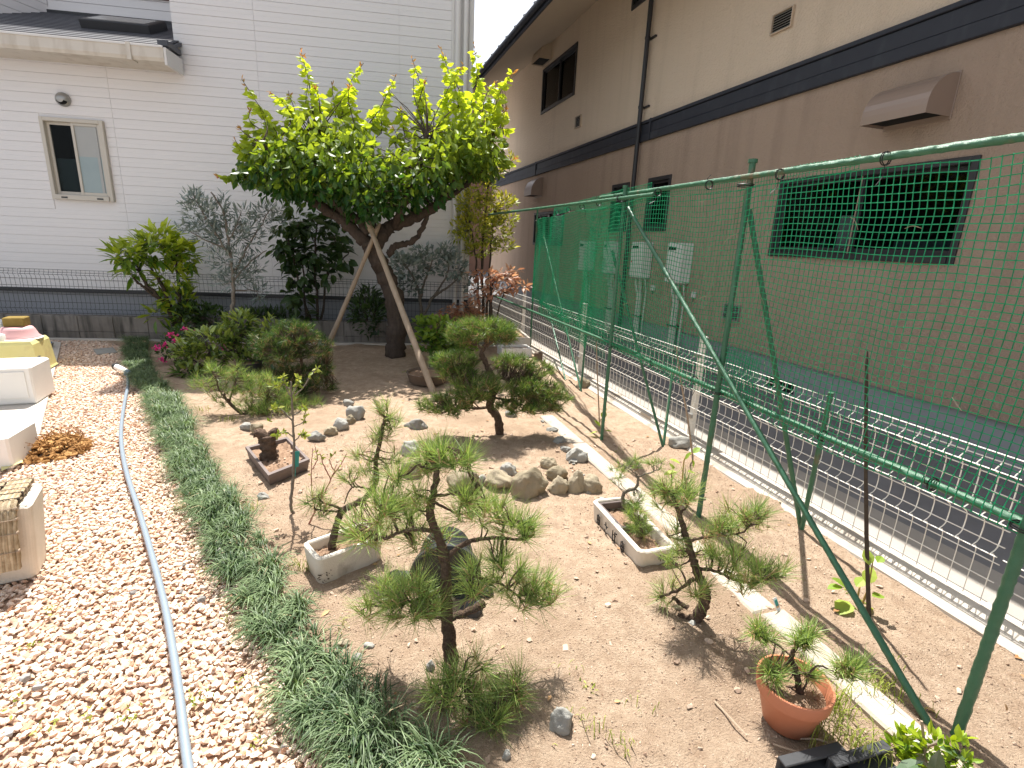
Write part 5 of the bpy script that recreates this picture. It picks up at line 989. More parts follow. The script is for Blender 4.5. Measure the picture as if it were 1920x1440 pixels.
for i, (x, y, w, h, lab, mt) in enumerate([
    (868, 925, 62, 45, 'broad yellowish boulder in the stone row, just right of the upright bonsai top', 'rock'), (935, 918, 58, 34, 'rounded yellow grey rock at the middle of the stone row', 'rock'), (994, 934, 66, 56, 'largest pitted boulder in the stone row before the garden pine', 'rock'),
    (1046, 928, 38, 34, 'round rock right of the largest boulder in the stone row', 'rock'), (1078, 925, 34, 44, 'upright brown rock at the right end of the stone row', 'rock'), (1112, 926, 40, 40, 'slanting flat slab like rock leaning at the right corner of the stone row', 'rock'),
    (952, 892, 32, 22, 'bluish grey rock perched behind the stone row, under the garden pine', 'grey_rock'), (1028, 880, 28, 24, 'small tan rock behind the largest boulder, on its right', 'rock'), (1045, 902, 42, 28, 'mossy rock wedged behind the round rock of the stone row', 'rock'), (900, 910, 18, 22, 'small dark grey rock squeezed between boulders in the stone row', 'grey_rock'),
    (1083, 866, 40, 28, 'pale flat rock beside the concrete edging, right of the garden pine', 'grey_rock'), (1050, 832, 26, 14, 'small pale rock at the edging right of the garden pine trunk', 'grey_rock'), (1036, 812, 22, 12, 'flat pale stone near the upper end of the concrete edging', 'grey_rock'), (1062, 848, 22, 12, 'little pale stone at the edging midway along the garden pine shadow', 'grey_rock'),
    (958, 785, 24, 16, 'small rounded grey stone just right of the garden pine trunk', 'grey_rock'), (778, 806, 40, 20, 'flat pale stone lying left of the garden pine', 'grey_rock'), (665, 788, 34, 34, 'angular grey rock in the shade left of the flat pale stone', 'grey_rock'), (637, 806, 30, 28, 'blunt grey rock below the angular rock in the shade', 'grey_rock'), (655, 795, 18, 16, 'small reddish brown rock between the two grey rocks in the shade', 'rock'), (652, 760, 22, 12, 'flat dim stone above the angular rock in the shade', 'grey_rock'),
    (592, 828, 28, 20, 'small grey stone right of the stump pot', 'grey_rock'), (618, 815, 26, 16, 'dark mossy stone between stump pot and blunt grey rock', 'rock'), (480, 812, 26, 20, 'pale cream stone behind the stump pot at its left', 'rock'), (458, 806, 24, 14, 'pale flat stone at far left behind the stump pot', 'grey_rock'),
    (492, 940, 24, 16, 'lone grey stone below the stump pot', 'grey_rock'), (765, 856, 34, 36, 'whitish boulder left of the stone row behind the upright bonsai', 'grey_rock'), (772, 898, 36, 40, 'cream boulder under the whitish one, behind the upright bonsai', 'rock'), (1282, 842, 44, 26, 'pale chunk of broken concrete near the white fence foot', 'grey_rock'), (1092, 728, 26, 20, 'pale broken stone by the fence curb at the pole feet', 'rock'),
    (1052, 1378, 50, 52, 'jagged pale upright rock in the right foreground beside the creeping pine', 'grey_rock'), (806, 1262, 18, 24, 'small pale rock at the foot of the front bonsai', 'grey_rock'), (738, 1340, 22, 20, 'dark round stone in the foreground left of the creeping pine', 'rock'), (950, 1425, 18, 18, 'small bluish stone at the bottom edge of the picture', 'grey_rock'), (1298, 1178, 20, 14, 'small whitish stone at the foot of the gnarled pine root', 'grey_rock'),
    (415, 1058, 26, 30, 'grey stone edging the gravel under the grass border', 'grey_rock'), (690, 1222, 26, 16, 'pale flat stone by the grass border near the front bonsai', 'grey_rock'), (670, 1240, 22, 12, 'white flat stone beside the pale one near the grass border', 'grey_rock'), (640, 1218, 30, 16, 'sandy stone at the inner edge of the grass border', 'rock'), (1272, 1150, 20, 16, 'pale reddish stone left of the gnarled pine root', 'rock')]):
    rock(x, y, w, h, lab, mt, i)
mb = MB()
for k in range(26):
    q = P(*(A([1128, 935])+A([-100, -150])*rs.rand()+A([rs.uniform(-22, 8), rs.uniform(-6, 6)]))); tv, tf = HULLS[k % 14]; mb.inst(tv, tf, rotz_tilt(1)*rs.uniform(.015, .032), (q+UP*.008)[None], rs.rand(1))
mb.build('edge_stones', M['grey_rock'], kind='stuff', label='small pale stones heaped along the concrete edging', cat='stones')
# ------------------------------------------------------------------ containers
def foam_box(name, label, p0, p1, width, h, mt, cat='foam box', th=.022, group=None, soil=.3, taper=.94, mark=None, base3=None, lid=False, partition=False, chipped=True):
    """open box: p0->p1 the near long foot edge on the ground, width going away from the viewer"""
    p0, p1 = A(p0, float), A(p1, float); L = np.linalg.norm((p1-p0)[:2]); ux = (p1-p0)/L; uy = np.cross(UP, ux); c = (p0+p1)/2+uy*width/2
    if (c-CAM)@FW < ((p0+p1)/2-CAM)@FW and not lid: uy = -uy; c = (p0+p1)/2+uy*width/2
    t = thing(name, label, cat, c, group); mb = MB(); W2, L2 = width/2, L/2
    def ring(z, k, ins, n=6, r=.03):
        o = []; a, b = L2*k-ins, W2*k-ins; rr = max(.004, r-ins)
        for (sx, sy, a0) in ((1, 1, 0), (-1, 1, 90), (-1, -1, 180), (1, -1, 270)):
            for j in range(n):
                w_ = rad(a0+90*j/(n-1)); o.append(c+ux*(sx*(a-rr)+math.cos(w_)*rr)+uy*(sy*(b-rr)+math.sin(w_)*rr)+UP*(z-c[2]+c[2]))
        return A(o)
    z0 = p0[2]; wob = rs.normal(0, .0022 if chipped else 0, (24, 1))*UP
    rings = [ring(z0, taper, 0), ring(z0+h*.5, (1+taper)/2, 0), ring(z0+h-.006, 1, 0)+wob, ring(z0+h, 1, .005)+wob, ring(z0+h, 1, th-.004)+wob, ring(z0+h-.006, 1, th)+wob, ring(z0+h*soil-.02, taper, th)]
    n = 24; V = np.vstack(rings); i0 = (np.arange(len(rings)-1)*n)[:, None]; j = np.arange(n)[None]; F = np.stack([i0+j, i0+(j+1) % n, i0+n+(j+1) % n, i0+n+j], -1).reshape(-1, 4)
    mb.add(V, F); mb.f.append(([list(range(n))[::-1]], mb.n-len(V))); mb.f.append(([list(range(n))], mb.n-n)); body = mb.build('box', M[mt], t, smooth=False)
    if soil:
        zz = z0+h*soil; g = 22; sx, sy = np.meshgrid(np.linspace(-1, 1, g), np.linspace(-1, 1, g), indexing='ij'); a, b = L2*.985-th, W2*.985-th
        if lid: pass
        V = c+ux*(sx*a).reshape(-1, 1)+uy*(sy*b).reshape(-1, 1); V[:, 2] = zz+rs.normal(0, .0035, len(V))+.012*(1-sx.ravel()**2)*(1-sy.ravel()**2); ii = (np.arange(g-1)[:, None]*g+np.arange(g-1)[None]).ravel()
        MB().add(V, np.stack([ii, ii+g, ii+g+1, ii+1], -1)).build('soil', M['dry_soil'], t)
        q = c+ux*rs.uniform(-a, a, (90, 1))+uy*rs.uniform(-b, b, (90, 1)); q[:, 2] = zz+.006; m2 = MB()
        for k in range(8): m2.inst(*SMALL[k], rotz_tilt(11)*rs.uniform(.003, .009, 11)[:, None, None], q[k*11:k*11+11], rs.rand(11))
        m2.build('potting_grit', M['pebble'], t, kind='stuff')
    return t, c, ux, uy, z0+h
# centre left white planter with a leaning pine
t, c, ux, uy, zt = foam_box('foam_planter', 'weathered white foam box planter holding the leaning pine, left of the front bonsai', P(597, 1101), P(722, 1052), .17, .125, 'old_foam', 'planter', group='white foam planters', soil=.62)
mb = MB()
for k in range(26):
    q = P(597, 1101)+ux*rs.uniform(.0, .06)-uy*.0; tv, tf = SMALL[k % 8]; mb.inst(tv, tf, np.eye(3)[None]*rs.uniform(.002, .006)*A([1, .3, 1])[None, :, None], (q+UP*rs.uniform(.01, .06)-uy*.002)[None], rs.rand(1))
mb.build('mould_spots', M['dark_stem'], t, kind='stuff')
lb = on(625, 1022, c)
pine('leaning_pine', 'thin pine leaning right then upright out of the white foam planter', (0, 0),
     [([(622, 1030), (628, 995), (636, 968), (646, 955), (672, 942), (695, 922), (706, 900), (704, 870), (712, 830), (718, 800), (722, 785)], 9, 4), ([(646, 955), (625, 948), (606, 942), (596, 930)], 3.5, 1.8), ([(640, 958), (612, 958), (592, 955)], 3.2, 1.6), ([(695, 918), (668, 912), (655, 920), (645, 945)], 2.6, 1.4), ([(622, 1030), (608, 1036), (600, 1044)], 5, 2)],
     [(724, 772, 18, 14, 7, 0), (738, 798, 14, 12, 4, 0), (700, 818, 16, 12, 4, 0), (720, 815, 14, 10, 3, 0), (683, 858, 22, 16, 5, 0), (733, 862, 20, 16, 5, 0), (690, 893, 26, 16, 7, 0), (655, 895, 18, 12, 4, 0), (585, 935, 20, 16, 6, 0), (602, 958, 20, 14, 5, 0), (700, 995, 26, 18, 6, -.02), (670, 1000, 24, 14, 5, -.04)], .085, .0017, 40, 'needle', spread=1.25, base3=lb, tint=(.25, .9), group='potted pines', r_tw=.0028)
# right double trough with hand inked marks
t, c, ux, uy, zt = foam_box('foam_planter', 'long white foam trough with black handwritten ink marks, holding two small pines', P(1197, 1074), P(1106, 968), .20, .10, 'old_foam', 'planter', group='white foam planters', soil=.45, th=.024)
trough = (t, c, ux, uy, zt)
# black inked strokes: 45 on the near short end, kana like strokes on the long side
def stroke(mb, o, ax, ay, nrm, pts, r=.0022): mb.tube([o+ax*p[0]+ay*p[1]+nrm*.0 for p in pts], r, 5)
L = np.linalg.norm((P(1197, 1074)-P(1106, 968))[:2]); nl = -uy                      # long side faces the viewer's left
ink = MB(); o = (P(1197, 1074)+P(1106, 968))/2 + nl*.0
G = {'1': [[(0, .5), (1, .5)], [(.5, 0), (.5, 1)], [(.1, .15), (.9, .15)], [(.1, .85), (.9, .85)], [(.1, .15), (.1, .85)], [(.9, .15), (.9, .85)]],       # box glyph
     'sa': [[(0, .7), (1, .7)], [(.35, 1), (.65, .45)], [(.2, .35), (.15, .1), (.5, 0), (.85, .1)]],
     'ba': [[(.1, 1), (.05, .4), (.12, 0)], [(.35, .7), (1, .7)], [(.7, 1), (.7, .25), (.55, .05), (.4, .2), (.6, .3), (.95, .05)], [(1.02, 1), (1.08, .9)], [(1.14, 1.03), (1.2, .93)]],
     'tsu': [[(0, .6), (.5, .9), (.95, .6), (.8, .2), (.4, .05)], [(.5, 1), (.5, .4)], [(.2, .4), (.9, .4)]],
     '4': [[(.55, 1), (.05, .35), (.95, .35)], [(.65, .65), (.65, 0)]], '5': [[(.9, 1), (.25, 1), (.2, .6), (.6, .65), (.9, .4), (.65, .05), (.15, .05)]], 'dot': [[(.2, .1), (.5, .35), (.7, .1), (.2, .1)]]}
slant = lambda z: uy*0
for i, g in enumerate(('1', 'sa', 'ba', '1')):
    oo = o + ux*(L*.30-i*L*.165) - ux*.0 + UP*.016 + nl*.0095
    ink = MB()
    for s_ in G[g]: stroke(ink, oo, -ux*.034, UP*.062+uy*-.0032, nl, s_, .0028)
    ink.build('ink_mark', M['ink'], t)
P1 = c + ux*0
short = -ux if ((c-ux*L/2-CAM)@FW) < ((c+ux*L/2-CAM)@FW) else ux
oe = c + short*(L/2-.0005) + UP*(.045); vx = np.cross(UP, short); vx = vx if vx@RX > 0 else -vx
for i, g in enumerate(('4', '5', 'dot')):
    ink = MB()
    for s_ in G[g]: stroke(ink, oe+vx*(-.005+i*.021)+short*.0, vx*(.018 if g != 'dot' else .014), UP*.030+short*.0006, short, s_, .0021)
    ink.build('ink_mark', M['ink'], t)
mb = MB(); q0 = c-short*(L*.06)
for (a, b) in (((-1, -1), (1, -1)), ((1, -1), (1, 1)), ((1, 1), (-1, 1)), ((-1, 1), (-1, -1))):
    p_ = lambda s_: q0-short*L*.13+short*s_[0]*L*.235+uy*s_[1]*.068+UP*.074
    A0, B0 = p_(a), p_(b); m_ = (A0+B0)/2; mb.obox(m_, (B0-A0)/2*1.02, np.cross(UP, (B0-A0)/np.linalg.norm(B0-A0))*.006, UP*.02, .003)
mb.build('inner_tray', M['pot_grey'], t)
s1 = c-short*L*.20+UP*.07
pine('little_pine', 'little pine with a bent grey trunk in the far half of the inked trough', (0, 0),
     [([(1170, 952), (1168, 930), (1176, 920), (1192, 914), (1196, 896), (1190, 884)], 5, 2.5), ([(1194, 896), (1208, 890), (1222, 885), (1236, 880)], 2.6, 1.5), ([(1190, 886), (1178, 878), (1170, 872)], 2, 1.2)],
     [(1165, 876, 18, 12, 7, 0), (1188, 870, 14, 12, 5, 0), (1162, 898, 14, 8, 4, 0), (1228, 870, 16, 9, 6, 0), (1190, 940, 16, 14, 10, -.03), (1185, 952, 12, 12, 5, -.03)], .055, .0016, 44, 'needle', spread=1.35, base3=s1, tint=(.3, .9), group='potted pines', bark='grey_bark', candles=False, r_tw=.002)
s2 = c+short*L*.14+UP*.06
pine('little_pine', 'bushy green pine seedling in the near half of the inked trough', (0, 0), [([(1205, 1018), (1203, 1000), (1200, 980)], 5, 2.5)],
     [(1200, 985, 18, 20, 14, 0), (1195, 965, 16, 14, 9, 0), (1210, 1005, 10, 10, 4, 0)], .06, .0016, 46, 'needle', spread=1.4, base3=s2, tint=(.4, 1), group='potted pines', candles=False, r_tw=.002)
# terracotta pot, tilted to the right
pb_ = P(1474, 1352); tp_ = thing('flower_pot', 'terracotta coloured pot with a bonsai pine, foreground right', 'pot', pb_)
s = px(pb_); R1 = 63*s; hh = .155
mb = MB(); mb.lathe([(R1*.60, 0), (R1*.66, .006), (R1*.90, hh*.66), (R1*.93, hh*.70), (R1*.985, hh*.72), (R1*1.03, hh*.97), (R1*1.01, hh), (R1*.95, hh), (R1*.90, hh*.90), (R1*.84, hh*.74)], pb_, 44)
mb.build('pot', M['terracotta'], tp_, smooth=False)
mb = MB(); g = [(R1*.86*k, hh*.74+.008*(1-k*k)+rs.normal(0, .002)) for k in (1, .8, .6, .4, .2, .02)]; mb.lathe(g, pb_, 26); mb.build('soil', M['dry_soil'], tp_)
q = pb_+np.column_stack([rs.normal(0, R1*.35, 60), rs.normal(0, R1*.35, 60), np.full(60, hh*.74+.008)]); mb = MB()
for k in range(6): mb.inst(*SMALL[k], rotz_tilt(10)*rs.uniform(.003, .008, 10)[:, None, None], q[k*10:k*10+10], rs.rand(10))
mb.build('potting_grit', M['pebble'], tp_, kind='stuff')
pine('pot_pine', 'small bonsai pine with round bright needle tufts growing in the terracotta pot', (0, 0),
     [([(1500, 1302), (1497, 1278), (1492, 1255), (1484, 1238), (1488, 1220), (1500, 1208)], 9, 4.5), ([(1490, 1258), (1515, 1262), (1535, 1248), (1570, 1262), (1590, 1266)], 2.6, 1.4), ([(1486, 1232), (1462, 1212), (1440, 1198), (1428, 1192)], 2.6, 1.4), ([(1494, 1288), (1470, 1286), (1458, 1274)], 3, 2), ([(1500, 1302), (1512, 1280), (1514, 1264)], 3, 2)],
     [(1510, 1194, 24, 16, 12, 0), (1424, 1184, 16, 12, 7, 0), (1456, 1258, 20, 14, 10, -.04), (1512, 1262, 14, 14, 5, .02), (1600, 1252, 26, 14, 9, 0), (1440, 1196, 12, 8, 3, 0), (1575, 1262, 14, 8, 3, 0)], .07, .0019, 54, 'needle', spread=1.35, base3=pb_+UP*hh*.74, tint=(.45, 1), group='potted pines', r_tw=.0026, candles=True)
# rectangular clay bonsai pot with a dead stump
c0, c1, c2, c3 = P(505, 914), P(582, 882), P(540, 838), P(462, 858)
t = thing('bonsai_pot', 'shallow grey rectangular bonsai pot with a cut dead stump', 'pot', (c0+c2)/2); mb = MB()
cc = (c0+c1+c2+c3)/4; ring = lambda k, z: [cc+(q-cc)*k+UP*z for q in (c0, c1, c2, c3)]
V = ring(.92, 0)+ring(.97, .05)+ring(1.0, .055)+ring(1.0, .075)+ring(.88, .075)+ring(.86, .035); F = [[i*4+j, i*4+(j+1) % 4, i*4+4+(j+1) % 4, i*4+4+j] for i in range(5) for j in range(4)]+[[20, 21, 22, 23], [3, 2, 1, 0]]
mb.add(V, F); mb.build('pot', M['pot_grey'], t)
g = 14; sx, sy = np.meshgrid(np.linspace(0, 1, g), np.linspace(0, 1, g), indexing='ij'); r_ = ring(.87, .052); V = sum(((1-sx)*(1-sy), sx*(1-sy), sx*sy, (1-sx)*sy)[i].reshape(-1, 1)*r_[i] for i in range(4)); V[:, 2] += rs.normal(0, .005, len(V)); ii = (np.arange(g-1)[:, None]*g+np.arange(g-1)[None]).ravel()
MB().add(V, np.stack([ii, ii+g, ii+g+1, ii+1], -1)).build('soil', M['dry_soil'], t)
q = V[rs.randint(0, len(V), 60)]+rs.normal(0, .01, (60, 3))*A([1, 1, 0])+UP*.004; mb = MB()
for k in range(6): mb.inst(*HULLS[k], rotz_tilt(10)*rs.uniform(.005, .013, 10)[:, None, None], q[k*10:k*10+10], rs.rand(10))
mb.build('bark_chips', M['pebble'], t, kind='stuff')
sb = cc+UP*.05; st = thing('stump', 'gnarled brown stump with a sawn flat top in the grey bonsai pot', 'stump', sb)
limb('trunk', [(506, 872), (505, 850), (502, 830), (500, 815)], 17, 13, sb, 'pine_bark', st, n=14, rough=.2)
limb('branch', [(502, 826), (490, 814), (476, 812)], 12, 8, sb, 'pine_bark', st, n=12, rough=.2); limb('branch', [(504, 824), (514, 812), (512, 806)], 10, 8, sb, 'pine_bark', st, n=10, rough=.2)
for (x, y) in ((485, 868), (524, 868), (508, 882), (532, 862)): limb('root', [(506, 856), ((506+x)/2, (856+y)/2), (x, y)], 9, 3, sb, 'pine_bark', st, n=8, rough=.2)
# dark shallow bowl behind the right prop, black pot in the shrubs, big black pot parts behind the front bonsai
def bowl(name, lab, b, prof, mt, soil=None, sm='dry_soil', n=36, group=None, cat='pot'):
    t = thing(name, lab, cat, b, group); MB().lathe(prof, b, n).build('pot', M[mt], t)
    if soil: MB().lathe([(soil[0]*k, soil[1]+.006*(1-k*k)) for k in (1, .7, .4, .02)], b, 20).build('soil', M[sm], t)
    return t
bb = P(802, 718); s = px(bb); bowl('shallow_bowl', 'wide shallow dark brown bowl behind the foot of the right prop', bb, [(24*s, 0), (34*s, .02), (38*s, .10), (40*s, .115), (36*s, .115), (32*s, .08)], 'pot_brown', (34*s, .095))
bb = P(470, 702); s = px(bb); bowl('black_pot', 'black plastic pot half hidden under the camellia', bb, [(16*s, 0), (22*s, .10), (23*s, .13), (21*s, .13), (19*s, .1)], 'pot_dark', (20*s, .115))
bb = P(835, 1128); s = px(bb); t = thing('black_pot', 'large black pot lying on its side behind the front bonsai trunk', 'pot', bb)
ax_ = A([.10, -.93, -.05]); ax_ /= np.linalg.norm(ax_); xx = np.cross(ax_, UP); xx /= np.linalg.norm(xx); yy = np.cross(xx, ax_); R_ = 62*s; c0_ = bb+UP*R_*.92
def sidelathe(prof, mt, nm, n=40):
    m_ = MB(); m_.lathe(prof, A([0, 0, 0]), n); V = m_.v[0]; m_.v[0] = c0_+xx*V[:, :1]+yy*V[:, 1:2]+ax_*V[:, 2:]; return m_.build(nm, M[mt], t)
sidelathe([(R_*.45, -R_*1.5), (R_*.72, -R_*1.45), (R_*.80, -R_*1.2), (R_*.95, 0), (R_*.86, 0), (R_*.72, -R_*1.1), (R_*.1, -R_*1.15)], 'basin_black', 'pot')
sidelathe([(R_*.93, -.02), (R_*1.04, -.018), (R_*1.06, .006), (R_*.98, .012), (R_*.86, .004), (R_*.85, -.015)], 'pot_dark', 'rim')
for (x_, y_, w_, h_, lab) in ((752, 1108, 58, 34, 'dark smooth stone leaning against the left side of the black pot'), (905, 1128, 44, 40, 'dark smooth stone at the right side of the black pot')): rock(x_, y_, w_, h_, lab, 'dark_rock', 70+x_)
bb = P(882, 1150); s = px(bb); rock(884, 1158, 40, 34, 'grey stone in front of the black pot, under the cut stub of the front bonsai', 'dark_rock', 77)
# grey planter trough by the white fence
def block_box(name, lab, a, b, depth, h, mt, th=.03, cat='planter', soil=True):
    a, b = A(a), A(b); L = np.linalg.norm(b-a); ux = (b-a)/L; uy = np.cross(UP, ux); uy = uy if uy@FW > 0 else -uy; c = (a+b)/2+uy*depth/2; t = thing(name, lab, cat, c); mb = MB()
    for (ox, oy, hx, hy) in ((0, -depth/2+th/2, L/2, th/2), (0, depth/2-th/2, L/2, th/2), (-L/2+th/2, 0, th/2, depth/2-th), (L/2-th/2, 0, th/2, depth/2-th)): mb.obox(c+ux*ox+uy*oy+UP*(a[2]+h/2), ux*hx, uy*hy, UP*h/2, .005)
    mb.obox(c+UP*(a[2]+.02), ux*(L/2-th), uy*(depth/2-th), UP*.015); mb.build('box', M[mt], t)
    if soil: mb = MB(); mb.obox(c+UP*(a[2]+h-.04), ux*(L/2-th), uy*(depth/2-th), UP*.006); mb.build('soil', M['dry_soil'], t)
    return t, c, ux, uy
block_box('stone_planter', 'grey concrete planter trough standing against the white fence corner', B(6.45, 1.93, 0), B(6.40, 2.33, 0), .8, .20, 'curb', .035)
block_box('foam_box', 'white foam box in front of the grey planter trough by the fence', B(6.12, 1.85, 0), B(6.10, 2.25, 0), .25, .12, 'foam', .02, 'foam box')
mb = MB(); mb.obox(B(5.95, 2.28, .05), BT*.03, BM*.05, UP*.05, .01); mb.build('brick', M['pot_brown'], label='broken brown brick standing by the curb behind the garden pine', cat='brick', loc=B(5.95, 2.28, 0))
bb = P(262, 652); s = px(bb); bowl('ochre_pot', 'small ochre pot at the wall end of the grass border', bb, [(6*s, 0), (10*s, .06), (11*s, .075), (9*s, .075), (8*s, .05)], 'ochre_bowl', (9*s, .06))
# ------------------------------------------------------------------ clutter at the left edge
def solid(name, lab, a, b, depth, h, mt, cat, taper=.0, lip=None, z=0., bev=.012, group=None):
    """closed box: near foot edge a->b"""
    a, b = A(a), A(b); L = np.linalg.norm((b-a)[:2]); ux = (b-a)/L; uy = np.cross(UP, ux); uy = uy if uy@FW > 0 else -uy; c = (a+b)/2+uy*depth/2; t = thing(name, lab, cat, c*A([1, 1, 0])+UP*a[2], group); mb = MB()
    mb.obox(c+UP*h/2, ux*L/2, uy*depth/2, UP*h/2, bev); o = mb.build('body', M[mt], t); return t, c, ux, uy, L
za = .012
a, b = P(-190, 772, za), P(70, 757, za); t, c, ux, uy, L = solid('foam_box', 'large white foam box on the slab, standing nearest the gravel', a, b, .36, .30, 'foam', 'foam box')
mb = MB(); e0 = (A(a)+A(b))/2-uy*.004
mb.obox(e0+ux*(L/2-.17)+UP*.16, ux*.13, uy*.003, UP*.105, .002); mb.build('recessed_panel', M['foam'], t)
mb = MB(); mb.obox(c+UP*.302, ux*(L/2-.02), uy*.16, UP*.004, .002); mb.build('lid', M['foam'], t)
t1 = B(0, 0, 0)
k = P(36, 702, za); t = thing('yellow_crate', 'faded yellow plastic crate turned upside down behind the large white box', 'crate', k)
pl = (P(-60, 706, za)+P(82, 700, za))/2; ux_ = (P(82, 700, za)-P(-60, 706, za)); L = np.linalg.norm(ux_); ux_ /= L; uy_ = np.cross(UP, ux_); mb = MB()
V = []
for (kk, zz) in ((1, 0), (.97, .02), (.90, .27), (.84, .30)):
    for (sx, sy) in ((-1, 0), (1, 0), (1, 1), (-1, 1)): V.append(pl+ux_*sx*L/2*kk+uy_*(.15+(sy-.5)*.42*kk)+UP*(za+zz))
mb.add(V, [[i*4+j, i*4+(j+1) % 4, i*4+4+(j+1) % 4, i*4+4+j] for i in range(3) for j in range(4)]+[[12, 13, 14, 15]]); mb.build('crate', M['yellow'], t)
top = pl+uy_*.15+UP*(za+.30)
t = thing('pink_basin', 'pink plastic basin lying upside down on the yellow crate', 'basin', top); k = px(top)
pc = on(38, 640, top); pc = A([pc[0], pc[1], top[2]])
MB().lathe([(32*k, .0), (33*k, .006), (31*k, .022), (29*k, .03), (25*k, .085), (22*k, .108), (17*k, .115), (2*k, .115)], pc, 36).build('basin', M['pink'], t, smooth=True); MB().lathe([(33*k, -.002), (35*k, .004), (33*k, .012)], pc, 36).build('rim', M['white_trim'], t)
t, c, ux, uy, L = solid('brown_block', 'mossy brown block weighing down the pink basin', pc+UP*.115-ux_*17*k-uy_*.05, pc+UP*.115+ux_*15*k-uy_*.05, .14, .085, 'moss_block', 'block', bev=.008)
q = on(-2, 690, pl); q = A([q[0], q[1], .30+za]); t = thing('white_tub', 'white ribbed tub upside down on a dark stack, behind the large foam box', 'tub', q)
kq = px(q); w0_ = P(0, 700, za); qq = on(-4, 668, w0_)
MB().lathe([(26*kq, za), (26*kq, .27)], A([qq[0], qq[1], 0]), 28).build('tub_stack', M['pot_dark'], t)
MB().lathe([(27*kq, .27), (26*kq, .30), (23*kq, .36), (21*kq, .385), (2*kq, .39)], A([qq[0], qq[1], 0]), 28).build('tub', M['foam'], t)
gq_ = P(52, 655, za); t = thing('green_basin', 'pale green translucent basin behind the pink one', 'basin', gq_); kg = px(gq_); go = on(45, 622, gq_); MB().lathe([(15*kg, go[2]-.2), (18*kg, go[2]-.02), (19.5*kg, go[2]), (17.5*kg, go[2]), (14*kg, go[2]-.1)], A([go[0], go[1], 0]), 28).build('basin', M['green_plastic'], t)
t, c, ux, uy, L = solid('white_crate', 'white plastic crate at the far left edge behind the pink basin', P(-70, 660, za), P(14, 655, za), .3, .30, 'foam', 'crate')
a0, a1, a2 = P(40, 680, za), P(103, 650, za), P(72, 640, za); t = thing('blue_tray', 'blue plastic tray with a grey rim lying on the slab', 'tray', a1)
a3 = a0+(a2-a1); ctr = (a0+a1+a2+a3)/4; V = [ctr+(q-ctr)*kk+UP*zz for (kk, zz) in ((.9, 0), (1, .05), (.93, .052), (.86, .012)) for q in (a0, a1, a2, a3)]
MB().add(V[:12], [[i*4+j, i*4+(j+1) % 4, i*4+4+(j+1) % 4, i*4+4+j] for i in range(2) for j in range(4)]).build('rim', M['grey_rock'], t); MB().add(V[8:], [[j, (j+1) % 4, 4+(j+1) % 4, 4+j] for j in range(4)]+[[4, 5, 6, 7]]).build('tray', M['blue'], t)
bb = P(62, 700, za); k = px(bb); bowl('black_pot', 'black flower pot standing between the foam box and the yellow crate', bb, [(9*k, 0), (12*k, .13), (15*k, .15), (15*k, .165), (13*k, .165), (11*k, .12)], 'pot_dark', (12*k, .14))
bb = P(72, 708, za); k = px(bb); bowl('ochre_bowl', 'shallow ochre bowl on feet beside the black pot on the slab', bb, [(9*k, .0), (10*k, .01), (14*k, .025), (16*k, .06), (16.5*k, .068), (14*k, .068), (12*k, .03)], 'ochre_bowl', (13*k, .045))
# peat heap on a yellow sheet
hb = P(50, 868); mb = MB(); n = 420; r_ = rs.rand(n)**.6; a = rs.uniform(0, 6.28, n); p = hb+np.column_stack([np.cos(a)*r_*.19, np.sin(a)*r_*.2, .10*(1-r_**1.4)*rs.uniform(.4, 1, n)]); p += A([0, .2, 0])
for k in range(14): mb.inst(*HULLS[k], rotz_tilt(30)*rs.uniform(.014, .034, 30)[:, None, None], p[k*30:k*30+30], rs.rand(30))
for q in p[::2]: mb.tube(catmull([q, q+rs.normal(size=3)*.025+UP*.012, q+rs.normal(size=3)*.045+UP*.005]), .0022, 3, caps=False, tint=rs.rand())
mb.build('moss_heap', M['peat'], kind='stuff', label='heap of orange brown shredded moss spilled beside the foam boxes', cat='moss heap')
sh = [P(4, 890), P(44, 872), P(30, 820), P(0, 800)]; g = 8; sx, sy = np.meshgrid(np.linspace(0, 1, g), np.linspace(0, 1, g), indexing='ij'); V = sum(((1-sx)*(1-sy), sx*(1-sy), sx*sy, (1-sx)*sy)[i].reshape(-1, 1)*sh[i] for i in range(4)); V[:, 2] = .018+.05*np.abs(vnoise(V[:, 0], V[:, 1], 9, 5)-.3); ii = (np.arange(g-1)[:, None]*g+np.arange(g-1)[None]).ravel()
MB().add(V, np.stack([ii, ii+g, ii+g+1, ii+1], -1)).build('yellow_sheet', M['yellow'], smooth=True, label='crumpled yellow plastic sheet under the moss heap', cat='sheet', loc=sh[1])
solid('foam_box', 'tall white foam box at the left edge beside the orange moss heap', P(-120, 890), P(26, 880), .30, .20, 'foam', 'foam box')
t, c, ux, uy, L = foam_box('foam_box', 'dirty white foam box at the lower left with a straw mat laid over it', P(-130, 1128), P(86, 1082), .22, .32, 'old_foam', 'foam box', soil=0, taper=.82); L = np.linalg.norm((P(86, 1082)-P(-130, 1128))[:2])
mb = MB(); mb.obox(c+UP*.318, ux*(L/2-.012), uy*.10, UP*.008, .005); mb.build('lid', M['old_foam'], bpy.data.objects[t.name])
